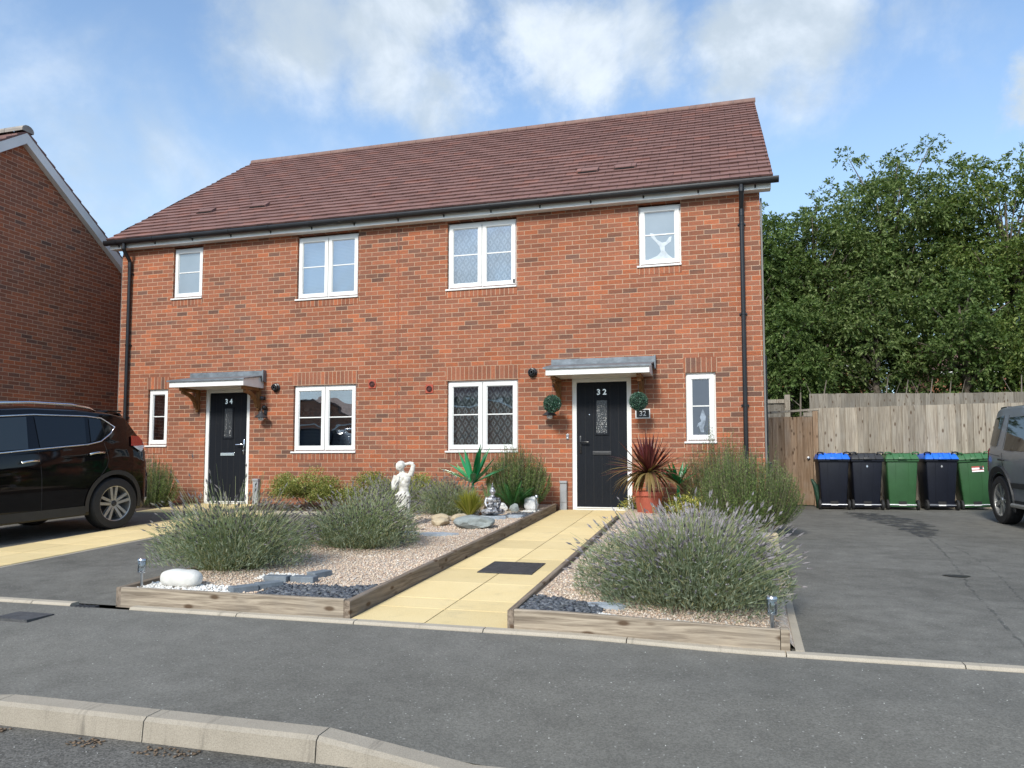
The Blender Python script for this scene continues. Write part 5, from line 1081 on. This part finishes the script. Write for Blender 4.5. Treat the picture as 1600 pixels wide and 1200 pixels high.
for i, (x, y, a, lab) in enumerate([(1.78, -6.84, R(58), 'charcoal block slanting back from the front board'), (1.88, -6.66, R(58), 'charcoal block second from the front board'), (1.80, -6.42, R(4), 'charcoal block in the middle of the pebble square'), (2.02, -6.38, R(4), 'charcoal block at the right corner of the pebble square'), (2.03, -6.16, R(75), 'charcoal block at the back of the pebble square')]):
    b = MB(); z0 = bedz(x, y); M = Matrix.Translation((x, y, z0)) @ Matrix.Rotation(a, 4, 'Z'); b.box(-.10, .10, -.05, .05, -.02, .05, M=M, bev=.006); tag(b.build('edging_block', M_BLOCK, loc=(x, y, z0)), lab, 'paving block', 'charcoal blocks around the white pebbles')
b = MB(); 
for i, (x, y, s_, lab) in enumerate([(5.86, -1.95, 1, 'beige stone block below the rosemary, nearest the driveway'), (5.60, -2.05, 1.1, 'second beige stone block under the rosemary')]):
    b = MB(); z0 = -.28; M = Matrix.Translation((x, y, z0)) @ Matrix.Rotation(R(6*i), 4, 'Z'); b.box(-.10*s_, .10*s_, -.07, .07, 0, .14, M=M, bev=.015); tag(b.build('stone_block', M_ROCKB, loc=(x, y, z0)), lab, 'stone block', 'beige blocks at the back of the right bed')
def solar(x, y, h, lab, jar):
    z0 = bedz(x, y)-.01; t = thing('solar_light', lab, 'solar light', (x, y, z0), 'solar stake lights in the beds'); b = MB()
    b.tube([(x, y, z0-.05), (x, y, z0+h*.5)], .011 if jar else .016, 12); b.build('stake', M_STEEL, t, smooth=True, angle=40)
    if jar:
        b = MB(); b.lathe([(.026, 0), (.029, .01), (.031, .085), (.028, .09)], (x, y, z0+h*.5), 18); b.build('lens', M_LENS, t, smooth=True, angle=40); b = MB(); b.lathe([(0, .09), (.036, .09), (.036, .098), (.03, .108), (0, .112)], (x, y, z0+h*.5), 18); b.lathe([(0, -.003), (.03, -.003), (.03, .006), (0, .006)], (x, y, z0+h*.5), 18)
        for a in (0, 2.1, 4.2): b.tube([(x+.031*math.cos(a), y+.031*math.sin(a), z0+h*.5), (x+.031*math.cos(a), y+.031*math.sin(a), z0+h*.5+.095)], .002, 5)
        b.build('cap', M_STEEL, t, smooth=True, angle=40)
    else:
        b = MB(); b.tube([(x, y, z0+h*.5), (x, y, z0+h*.85)], .021, 14); b.build('lens', M_LENS, t); b = MB(); b.lathe([(0, h*.85), (.024, h*.85), (.024, h*.97), (.018, h), (0, h)], (x, y, z0), 16); b.build('cap', M_STEEL, t, smooth=True, angle=40)
solar(.905, -6.90, .25, 'steel jar-shaped solar light at the front left corner of the left bed', True); solar(5.555, -6.96, .24, 'steel solar light at the front right corner of the right bed', True); solar(2.70, -1.22, .27, 'slim steel solar light at the back of the left bed', False)

# ------------------------------------------------------------------ cars
def car(name, label, P, paint, loc, rot):
    t = thing(name, label, 'car', loc, None, rot); top, belt, tum, HW = P['top'], P['belt'], P['tum'], P['hw']
    ip = lambda tab, y: float(np.interp(y, [a for a, _ in tab], [c for _, c in tab]))
    def hw(y): return ip(HW, y)
    def side(y, z):
        bl = ip(belt, y); h = hw(y)
        if z <= bl:
            u = (z-.2)/(bl-.2); return h*(.955+.045*math.sin(min(1, max(0, u)*1.25)*PI*.62)-.012*max(0, u-.8)*5)+P.get('crease', 0)*math.exp(-((z-(bl-.16))/.03)**2)
        return h*(.988-tum*(z-bl)/(1.0))-.012
    ys = sorted(set(list(np.round(np.linspace(P['y0'], P['y1'], 64), 3))+[a for a, _ in top])); nz, nr = 20, 12; b = MB(); rowsv = []
    for y in ys:
        zb, zt = ip(P['bot'], y), ip(top, y); ze = zt-min(.09, (zt-zb)*.25); row = []
        for i in range(nz+1): z = zb+(ze-zb)*i/nz; row.append((side(y, z), y, z))
        xr = row[-1][0]
        for j in range(1, nr+1):
            a = j/nr*PI/2; row.append((xr*math.cos(a)**.75 if j < nr else 0, y, ze+(zt-ze)*math.sin(a)**1.0))
        full = row+[(-p[0], p[1], p[2]) for p in row[-2::-1]]; rowsv.append(full)
    k = len(rowsv[0]); v = [p for r_ in rowsv for p in r_]; n_ = len(ys)
    f = [(i*k+j, i*k+(j+1) % k, (i+1)*k+(j+1) % k, (i+1)*k+j) for i in range(n_-1) for j in range(k)]+[tuple(range(k))[::-1], tuple(range((n_-1)*k, n_*k))]
    b.add(v, f); body = b.build('body', [paint, M_RUBBER], t, smooth=True, angle=32)
    bm = bmesh.new(); bm.from_mesh(body.data); bmesh.ops.recalc_face_normals(bm, faces=bm.faces); bm.to_mesh(body.data); bm.free()
    for wy in P['wy']:
        for s in (-1, 1):
            cb = MB(); cb.tube([(s*.55, wy, P['wr']), (s*1.2, wy, P['wr'])], P['wr']+.045, 40, 0); c_ = cb.build('cut', M_RUBBER, t); bm = bmesh.new(); bm.from_mesh(c_.data); bmesh.ops.recalc_face_normals(bm, faces=bm.faces); bm.to_mesh(c_.data); bm.free(); c_.data.materials.clear(); c_.data.materials.append(M_RUBBER)
            md = body.modifiers.new('b', 'BOOLEAN'); md.operation = 'DIFFERENCE'; md.object = c_; md.solver = 'EXACT'
            try: md.material_mode = 'TRANSFER'
            except Exception: pass
            bpy.context.view_layer.update(); evaluated(body); bpy.data.objects.remove(c_)
    for p_ in body.data.polygons: p_.use_smooth = True
    body.data.set_sharp_from_angle(angle=R(32))
    def panel(nm, poly, m_, off=.009, sides=(-1, 1), parent=t, cols=20, rws=10):
        made = []
        for s in sides:
            ys_ = sorted({a for a, _ in poly} | set(np.linspace(min(a for a, _ in poly), max(a for a, _ in poly), cols))); q = MB(); V = []
            for y in ys_:
                yy = min(max(y+1.3e-5, ys_[0]+1e-4), ys_[-1]-1e-4); hits = []
                for (a0, z0), (a1, z1) in zip(poly, poly[1:]+poly[:1]):
                    if (a0-yy)*(a1-yy) < 0: hits.append(z0+(z1-z0)*(yy-a0)/(a1-a0))
                lo, hi = min(hits), max(hits)
                for j in range(rws+1): z = lo+(hi-lo)*j/rws; V.append((s*(side(y, z)+off), y, z))
            F = [(i*(rws+1)+j, i*(rws+1)+j+1, (i+1)*(rws+1)+j+1, (i+1)*(rws+1)+j) for i in range(len(ys_)-1) for j in range(rws)]
            if s > 0: F = [q_[::-1] for q_ in F]
            q.add(V, F); made.append(q.build(nm, m_, parent, smooth=True))
        return made
    def trim(nm, pts, r_, m_, off=.003, sides=(-1, 1), closed=False, parent=t):
        for s in sides:
            pp = pts+[pts[0]] if closed else pts; PP = []
            for (a0, z0), (a1, z1) in zip(pp[:-1], pp[1:]):
                kk = max(1, int(math.hypot(a1-a0, z1-z0)/.08)); PP += [(a0+(a1-a0)*i/kk, z0+(z1-z0)*i/kk) for i in range(kk)]
            PP.append(pp[-1]); q = MB(); q.tube([(s*(side(y, z)+off), y, z) for y, z in PP], r_, 6); q.build(nm, m_, parent, smooth=True)
    # wheels
    wr = P['wr']; tw = .115; wb = MB(); wb.lathe([(wr*.66, -tw*.8), (wr*.70, -tw), (wr*.95, -tw*.95), (wr, -tw*.72), (wr, tw*.72), (wr*.95, tw*.95), (wr*.70, tw), (wr*.66, tw*.8)], (0, 0, 0), 40, M=Matrix.Rotation(PI/2, 4, 'Y'))
    rb = MB(); Ry = Matrix.Rotation(PI/2, 4, 'Y'); rb.lathe([(wr*.69, tw*.82), (wr*.685, tw*.90), (wr*.655, tw*.86), (wr*.64, tw*.2), (wr*.63, -tw*.7)], (0, 0, 0), 40, 0, M=Ry); rb.lathe([(0, -tw*.3), (wr*.63, -tw*.3)], (0, 0, 0), 24, 1, M=Ry); rb.lathe([(0, tw*.78), (wr*.09, tw*.76), (wr*.12, tw*.6), (wr*.12, 0)], (0, 0, 0), 20, P['hubm'], M=Ry)
    for i in range(P['spokes']):
        a = 2*PI*i/P['spokes']+.3
        for da in P['pair']:
            ca, sa = math.cos(a), math.sin(a); w0, w1 = P['sw']
            def pt(r_, off, x_): return (x_, r_*ca-off*sa, r_*sa+off*ca)
            o0, o1 = da*.35, da; x0_, x1_ = tw*.62, tw*.80
            rb.add([pt(wr*.08, o0*wr-w0, x0_), pt(wr*.08, o0*wr+w0, x0_), pt(wr*.66, o1*wr+w1, x1_), pt(wr*.66, o1*wr-w1, x1_), pt(wr*.08, o0*wr-w0, x0_-.04), pt(wr*.08, o0*wr+w0, x0_-.04), pt(wr*.66, o1*wr+w1, x1_-.05), pt(wr*.66, o1*wr-w1, x1_-.05)], [(0, 1, 2, 3), (1, 5, 6, 2), (0, 3, 7, 4), (4, 7, 6, 5)], 0)
    proto = None
    for wy in P['wy']:
        for s in (-1, 1):
            x_ = s*(P['track']-tw)
            if proto is None: w_ = wb.build('wheel', M_RUBBER, t, smooth=True, angle=35); rm_ = rb.build('rim', [M_ALLOY, M_ALLOYD], w_); proto = w_
            else: w_ = copy_tree(proto, t)
            w_.location = (x_, wy, wr); w_.rotation_euler = (wy, 0, 0 if s > 0 else PI)
    P['extra'](t, panel, trim, side, ip); return t

def xextra(t, panel, trim, side, ip):
    panel('side_window', [(-.95, 1.08), (.12, 1.13), (.20, 1.53), (-.28, 1.50), (-.60, 1.34)], M_GLASSC); panel('side_window', [(.27, 1.145), (.90, 1.185), (.97, 1.52), (.30, 1.535)], M_GLASSD); panel('side_window', [(.97, 1.20), (1.12, 1.235), (1.36, 1.39), (1.20, 1.505), (1.03, 1.52)], M_GLASSD)
    trim('window_chrome', [(-1.1, 1.06), (-.30, 1.085), (.25, 1.125), (.92, 1.168), (1.12, 1.205), (1.30, 1.31), (1.40, 1.40), (1.22, 1.525), (1.0, 1.548), (.30, 1.56), (-.28, 1.525), (-.62, 1.36), (-1.1, 1.09)], .010, M_CHROME)
    trim('door_seam', [(.24, 1.11), (.27, .80), (.28, .34)], .0035, M_RUBBER, .0); trim('door_seam', [(1.16, 1.19), (1.21, .95), (1.18, .86), (.98, .60), (.90, .40)], .0035, M_RUBBER, .0); trim('door_seam', [(-.80, 1.03), (-.84, .7), (-.80, .34)], .0035, M_RUBBER, .0)
    for y0, z in ((.0, .975), (.91, 1.05)): trim('door_handle', [(y0, z-.012), (y0+.05, z), (y0+.13, z+.008), (y0+.22, z+.005)], [.013]*1 and .014, M_CHROME, .03)
    panel('tail_light', [(1.57, 1.14), (1.63, 1.28), (1.80, 1.27), (1.90, 1.16), (1.82, 1.11)], M_REDL, .022); panel('tail_light', [(1.60, 1.13), (1.76, 1.05), (1.89, 1.14)], M_CLEARL, .026)
    panel('headlight', [(-2.2, .78), (-2.15, .9), (-1.75, .95), (-1.85, .82)], M_CLEARL, .01); panel('sill_trim', [(-.90, .25), (-.90, .36), (.88, .36), (.88, .25)], M_TRIM, .008)
    for s in (-1, 1):
        for wy in (1.32, -1.385):
            b = MB(); k = 22; v = []
            for i in range(k+1):
                a = PI*(-.06+1.12*i/k); y, z = wy+.395*math.cos(a), .355+.395*math.sin(a); y2, z2 = wy+.455*math.cos(a), .355+.455*math.sin(a); v += [(s*(side(y, z)+.006), y, z), (s*(side(y2, z2)+.012), y2, z2)]
            b.add(v, [(2*i, 2*i+1, 2*i+3, 2*i+2) for i in range(k)]); b.build('arch_trim', M_TRIM, t)
        b = MB(); pts = [(s*.66, -.75, 1.60), (s*.665, -.60, 1.66), (s*.67, -.35, 1.69), (s*.67, .3, 1.715), (s*.665, .85, 1.70), (s*.65, 1.12, 1.66), (s*.645, 1.22, 1.62)]; b.tube(pts, [.012, .018, .018, .018, .018, .018, .01], 8); b.build('roof_rail', M_ALLOY if False else M_CHROME, t, smooth=True)
    b = MB(); b.prism([(-.62, 1.45), (-.58, 1.60), (-.48, 1.62)], 'x', -.01, .01)
    b = MB(); b.box(-.62, .62, 1.42, 1.66, 1.615, 1.64, bev=.01); b.build('spoiler', M_CARBLK, t); b = MB(); b.prism([(-1.28, 1.085), (-.52, 1.60), (-.50, 1.63), (-1.29, 1.10)], 'x', -.60, .60); b.build('windscreen', M_GLASSD, t); b = MB(); b.prism([(1.63, 1.60), (1.95, 1.18), (1.965, 1.20), (1.66, 1.61)], 'x', -.58, .58); b.build('rear_window', M_GLASSD, t)
    for s in (-1, 1): b = MB(); b.ell((s*1.0, -.82, 1.12), (.10, .06, .075)); b.build('door_mirror', M_CARBLK, t, smooth=True)
    trim('bumper_seam', [(1.72, .62), (2.0, .60)], .003, M_RUBBER, 0)
XP = dict(y0=-2.30, y1=2.03, wr=.352, track=.915, wy=(1.32, -1.385), spokes=5, pair=(-.13, .13), sw=(.018, .020), hubm=1,
    top=[(-2.30, .78), (-2.2, .90), (-1.9, 1.0), (-1.3, 1.12), (-.9, 1.38), (-.52, 1.60), (-.2, 1.67), (.3, 1.695), (.9, 1.68), (1.4, 1.645), (1.62, 1.60), (1.75, 1.42), (1.88, 1.26), (1.95, 1.12), (2.0, .95), (2.03, .62)],
    bot=[(-2.30, .40), (-2.1, .25), (-1.8, .22), (1.8, .24), (1.95, .36), (2.03, .48)], belt=[(-2.3, .72), (-1.4, 1.0), (0, 1.09), (1.0, 1.16), (1.5, 1.18), (1.9, 1.05), (2.03, .6)],
    tum=.44, hw=[(-2.30, .66), (-2.2, .78), (-2.0, .86), (-1.5, .905), (0, .91), (1.2, .915), (1.6, .90), (1.85, .845), (1.97, .76), (2.03, .66)], crease=.012, extra=xextra)
car('parked_car', 'glossy black car with roof rails parked before door 34', XP, M_CARBLK, (-3.78, -4.55, g(-3.78, -4.55)), (R(2.5), 0, R(-7)))
def dextra(t, panel, trim, side, ip):
    panel('side_window', [(1.60, 1.21), (1.97, 1.24), (1.97, 1.66), (1.55, 1.70)], M_GLASSC); panel('side_window', [(.40, 1.13), (1.28, 1.15), (1.32, 1.66), (.40, 1.66)], M_GLASSD); panel('side_window', [(.47, 1.16), (1.15, 1.18), (1.18, 1.62), (.47, 1.62)], M_GLASSC, .008); panel('side_window', [(-.95, 1.10), (.28, 1.13), (.30, 1.66), (-.50, 1.64)], M_GLASSC)
    trim('door_seam', [(1.36, 1.70), (1.34, 1.1), (1.30, .95), (1.02, .66), (.95, .40)], .004, M_RUBBER, 0); trim('door_seam', [(.36, 1.66), (.36, .4)], .004, M_RUBBER, 0); trim('door_seam', [(1.42, 1.06), (2.02, 1.10)], .004, M_RUBBER, 0)
    for y0 in (1.17, .16): trim('door_handle', [(y0, 1.0), (y0+.2, 1.005)], .016, M_TRIM, .03)
    panel('side_strip', [(-.9, .58), (-.9, .66), (.98, .66), (.94, .58)], M_TRIM, .014); panel('sill_trim', [(-.92, .30), (-.92, .40), (.92, .40), (.90, .30)], M_TRIM, .01)
    panel('tail_light', [(1.99, .80), (1.99, 1.18), (2.07, 1.18), (2.07, .80)], M_REDL, .012); MB().box(-.42, .42, -2.385, -2.345, .72, .90, bev=.01).build('grille', M_TRIM, t); MB().box(-.80, .80, -2.39, -2.34, .44, .58, bev=.01).build('bumper_trim', M_TRIM, t)
    for s in (-1, 1): MB().box(*sorted((s*.46, s*.76)), -2.375, -2.33, .72, .92, bev=.01).build('headlight', M_CLEARL, t)
    for s in (-1, 1):
        for wy in (1.43, -1.455):
            b = MB(); k = 22; v = []
            for i in range(k+1):
                a = PI*(-.10+1.2*i/k); y, z = wy+.43*math.cos(a), .38+.43*math.sin(a); y2, z2 = wy+.52*math.cos(a), .38+.52*math.sin(a); v += [(s*(side(y, z)+.012), y, z), (s*(side(y2, z2)+.03), y2, z2), (s*(side(y2, z2)+.002), y2+.01*math.cos(a), z2+.01*math.sin(a))]
            b.add(v, [q for i in range(k) for q in ((3*i, 3*i+1, 3*i+4, 3*i+3), (3*i+1, 3*i+2, 3*i+5, 3*i+4))]); b.build('arch_trim', M_TRIM, t)
        b = MB(); b.box(*sorted((s*.93, s*1.17)), -.50, -.40, 1.08, 1.30, bev=.03); b.tube([(s*.88, -.48, 1.12), (s*1.0, -.46, 1.14)], .025, 8); b.build('door_mirror', M_BLACK, t, smooth=True, angle=40)
        b = MB(); b.tube([(s*.985, -.85, .33), (s*.99, .85, .33)], .032, 10); b.build('side_step', M_ALLOY, t, smooth=True, angle=40)
    b = MB(); b.box(-.66, .66, 1.88, 2.14, 1.80, 1.86, bev=.02); b.box(-.60, .60, 1.86, 1.98, 1.62, 1.80); b.build('spoiler', M_BLACK, t); b = MB(); b.prism([(-1.42, 1.13), (-.78, 1.74), (-.76, 1.77), (-1.43, 1.16)], 'x', -.66, .66); b.build('windscreen', M_GLASSD, t); b = MB(); b.prism([(2.02, 1.20), (1.995, 1.66), (2.015, 1.66), (2.05, 1.20)], 'x', -.62, .62); b.build('rear_window', M_GLASSD, t)
DP = dict(y0=-2.35, y1=2.13, wr=.375, track=.965, wy=(1.43, -1.455), spokes=7, pair=(0,), sw=(.020, .034), hubm=0,
    top=[(-2.35, .95), (-2.25, 1.08), (-1.45, 1.16), (-1.1, 1.48), (-.78, 1.76), (-.5, 1.80), (.7, 1.82), (.95, 1.88), (1.85, 1.88), (1.99, 1.83), (2.05, 1.40), (2.09, 1.12), (2.13, .7)],
    bot=[(-2.35, .42), (-2.1, .32), (1.9, .32), (2.13, .45)], belt=[(-2.35, .9), (-1.4, 1.08), (0, 1.10), (2.0, 1.15), (2.13, .9)], tum=.24,
    hw=[(-2.35, .80), (-2.2, .90), (-1.9, .945), (0, .955), (1.7, .955), (1.95, .93), (2.06, .89), (2.13, .82)], crease=0, extra=dextra)
car('parked_car', 'grey-blue boxy off-road car parked beside the bins at right', DP, M_CARGRY, (10.49, .13, g(10.4, .2)), (R(1), 0, R(1)))

# ------------------------------------------------------------------ trees behind the fence
def tree(name, label, cat, x, y, z0, h, rx, ry, cbase, m_, seed, clumps=70, per=330, ls=.15, lw=.055, cr=(.75, 1.25)):
    rng = np.random.default_rng(seed); t = thing(name, label, cat, (x, y, z0), 'trees behind the fence'); b = MB()
    lean = rng.normal(0, .25, 2); top = (x+lean[0], y+lean[1], z0+h*.8); tp = [(x, y, z0-.3), (x+lean[0]*.2, y, z0+h*.25), (x+lean[0]*.5, y+lean[1]*.5, z0+h*.5), top]; b.tube(tp, [.20, .15, .10, .03], 9); C = []
    zc = z0+cbase+(h-cbase)*.52; rzv = (h-cbase)*.52
    for i in range(clumps):
        d = unit(rng.normal(size=3)); rho = rng.uniform(.62, .98) if rng.random() < .78 else rng.uniform(.1, .62); d[2] = d[2]*.98
        c = np.array([x+lean[0]*.6+d[0]*rx*rho, y+lean[1]*.6+d[1]*ry*rho, zc+d[2]*rzv*rho]); C.append((c, rng.uniform(*cr)*(.8 if d[2] > .6 else 1)))
    for i, (c, r_) in enumerate(C):
        if i % 2 == 0:
            u = min(.75, max(.2, (c[2]-z0)/h*.7)); s_ = Vector(tp[1]).lerp(Vector(tp[3]), max(0, (u-.25)/.55)); m2 = s_.lerp(Vector(c), .5)+Vector((0, 0, .25)); b.tube([s_, m2, Vector(c)], [.05, .032, .012], 5)
    b.build('trunk', M_BARK, t, smooth=True); V = []
    for c, r_ in C:
        n = int(per*(r_/1.0)**1.6); nsp = max(8, n//11); sd_ = unit(rng.normal(size=(nsp, 3))); sd_[:, 2] = sd_[:, 2]*.7+.12; sp_ = c+sd_*r_*np.array([1, 1, .8])*(rng.random((nsp, 1))**.45); out = unit(sd_+rng.normal(size=sd_.shape)*.5)
        # each spray: leaflets along a drooping twig
        for j in range(11):
            u = j/10; P = sp_+out*(u*.27)-np.array([0, 0, 1])*(u*u*.10); D = unit(out*.6+np.cross(out, unit(rng.normal(size=out.shape)))*(1 if j < 10 else .1)-np.array([0, 0, .3])); V.append(leafquads(P, D, ls*(.7+.6*rng.random(nsp)), lw*(.8+.4*rng.random(nsp)), rng, .3))
    npmesh('crown', np.concatenate(V), 4, m_, None, t); return t
TR = [(6.3, 17.0, 1, 9.2, 2.3, 2.0, 1.8, M_TREEC, 'dark tree next to the house wall, lowest of the row', 'tree'), (9.0, 18.2, 1, 9.7, 2.6, 2.4, 1.6, M_TREEA, 'ash tree second from the house, rising above the gate', 'ash_tree'), (12.0, 19.2, 1, 12.1, 3.0, 2.8, 2.2, M_TREEA, 'tall ash tree with the highest top in the row', 'ash_tree'),
      (15.6, 19.0, 1, 11.1, 3.1, 2.8, 2.4, M_TREEB, 'broad tall tree with sky showing through, right of the highest', 'tree'), (19.2, 19.2, 1, 10.4, 3.2, 2.8, 2.2, M_TREEB, 'tall tree cut by the right picture edge', 'tree'), (22.8, 20, 1, 11.2, 3.0, 2.8, 2, M_TREEB, 'tree beyond the right picture edge', 'tree')]
for i, (x, y, z0, h, rx, ry, cb_, m_, lab, nm) in enumerate(TR): tree(nm, lab, 'tree', x, y, z0, h, rx, ry, cb_, m_, 50+i, clumps=int(27*rx*(h-cb_)/8*2.0), per=720, ls=.13, lw=.062, cr=(.50, .95))
UN = [(7.7, 15.6, 1, 5.4, 1.3, 1.2, 1.0, M_TREEC, 'low dark bushy tree above the garden gate'), (10.6, 16.2, 1, 6.2, 1.6, 1.3, 1.9, M_TREEA, 'slim leafy tree in front of the tall ash'), (13.4, 16.0, 1, 6.4, 1.7, 1.4, 1.5, M_TREEC, 'bushy mid-height tree in the middle of the row'), (16.0, 15.6, 1, 5.6, 1.8, 1.3, .2, M_TREEB, 'bright green low tree hanging over the back fence'), (18.8, 16, 1, 6.8, 2.0, 1.4, .2, M_TREEB, 'green bushy tree above the grey car')]
for i, (x, y, z0, h, rx, ry, cb_, m_, lab) in enumerate(UN): tree('bushy_tree', lab, 'tree', x, y, z0, h, rx, ry, cb_, m_, 70+i, clumps=44, per=700, ls=.125, lw=.06, cr=(.5, .95))
rr = random.Random(9)
for i, x in enumerate((6.9, 7.9, 8.4, 10.3, 11.0, 11.7, 12.3, 14.2)):   # bare slim stems in the gap under the crowns
    t = thing('sapling', ['slim bare sapling left of the back fence post', 'slim sapling just right of the back fence post', 'forked sapling above the gate', 'thin grey sapling above the first bin', 'thin sapling above the charcoal-lidded bin', 'thin twin sapling above the second bin', 'thin sapling above the middle green bin', 'thin sapling right of the middle of the back fence'][i], 'sapling', (x, 14.4+rr.uniform(-.3, .6), .9), 'bare saplings behind the back fence')
    y = t.location.y; b = MB(); dx = rr.uniform(-.5, .5); b.tube([(x, y, .7), (x+dx*.4, y, 2.6), (x+dx*.8, y+.2, 3.45)], [.04, .03, .012], 7)
    for q in range(2): z = 2.2+q*.4; s_ = rr.choice((-1, 1)); b.tube([(x+dx*(z-.9)/4.3, y, z), (x+dx*(z-.9)/4.3+s_*.35, y+rr.uniform(-.2, .2), z+.35), (x+dx*(z-.9)/4.3+s_*.5, y, z+.8)], [.016, .011, .004], 5)
    b.build('stems', simple('grey_bark', (.15, .13, .105), .9, var=.3) if i == 0 else bpy.data.materials['grey_bark'], t)
rng = np.random.default_rng(99); n = 90000   # dark undergrowth below the trees
P = np.stack([4+22*rng.random(n), 16.8+3.2*rng.random(n), .9+3.3*rng.random(n)**1.2*(.75+.25*np.sin(np.arange(n)))], 1)
o = npmesh('undergrowth', leafquads(P, unit(rng.normal(size=P.shape)), .14, .08, rng, .3), 4, M_TREEC); o['kind'] = 'stuff'; o['label'] = 'dark undergrowth between the tree trunks'
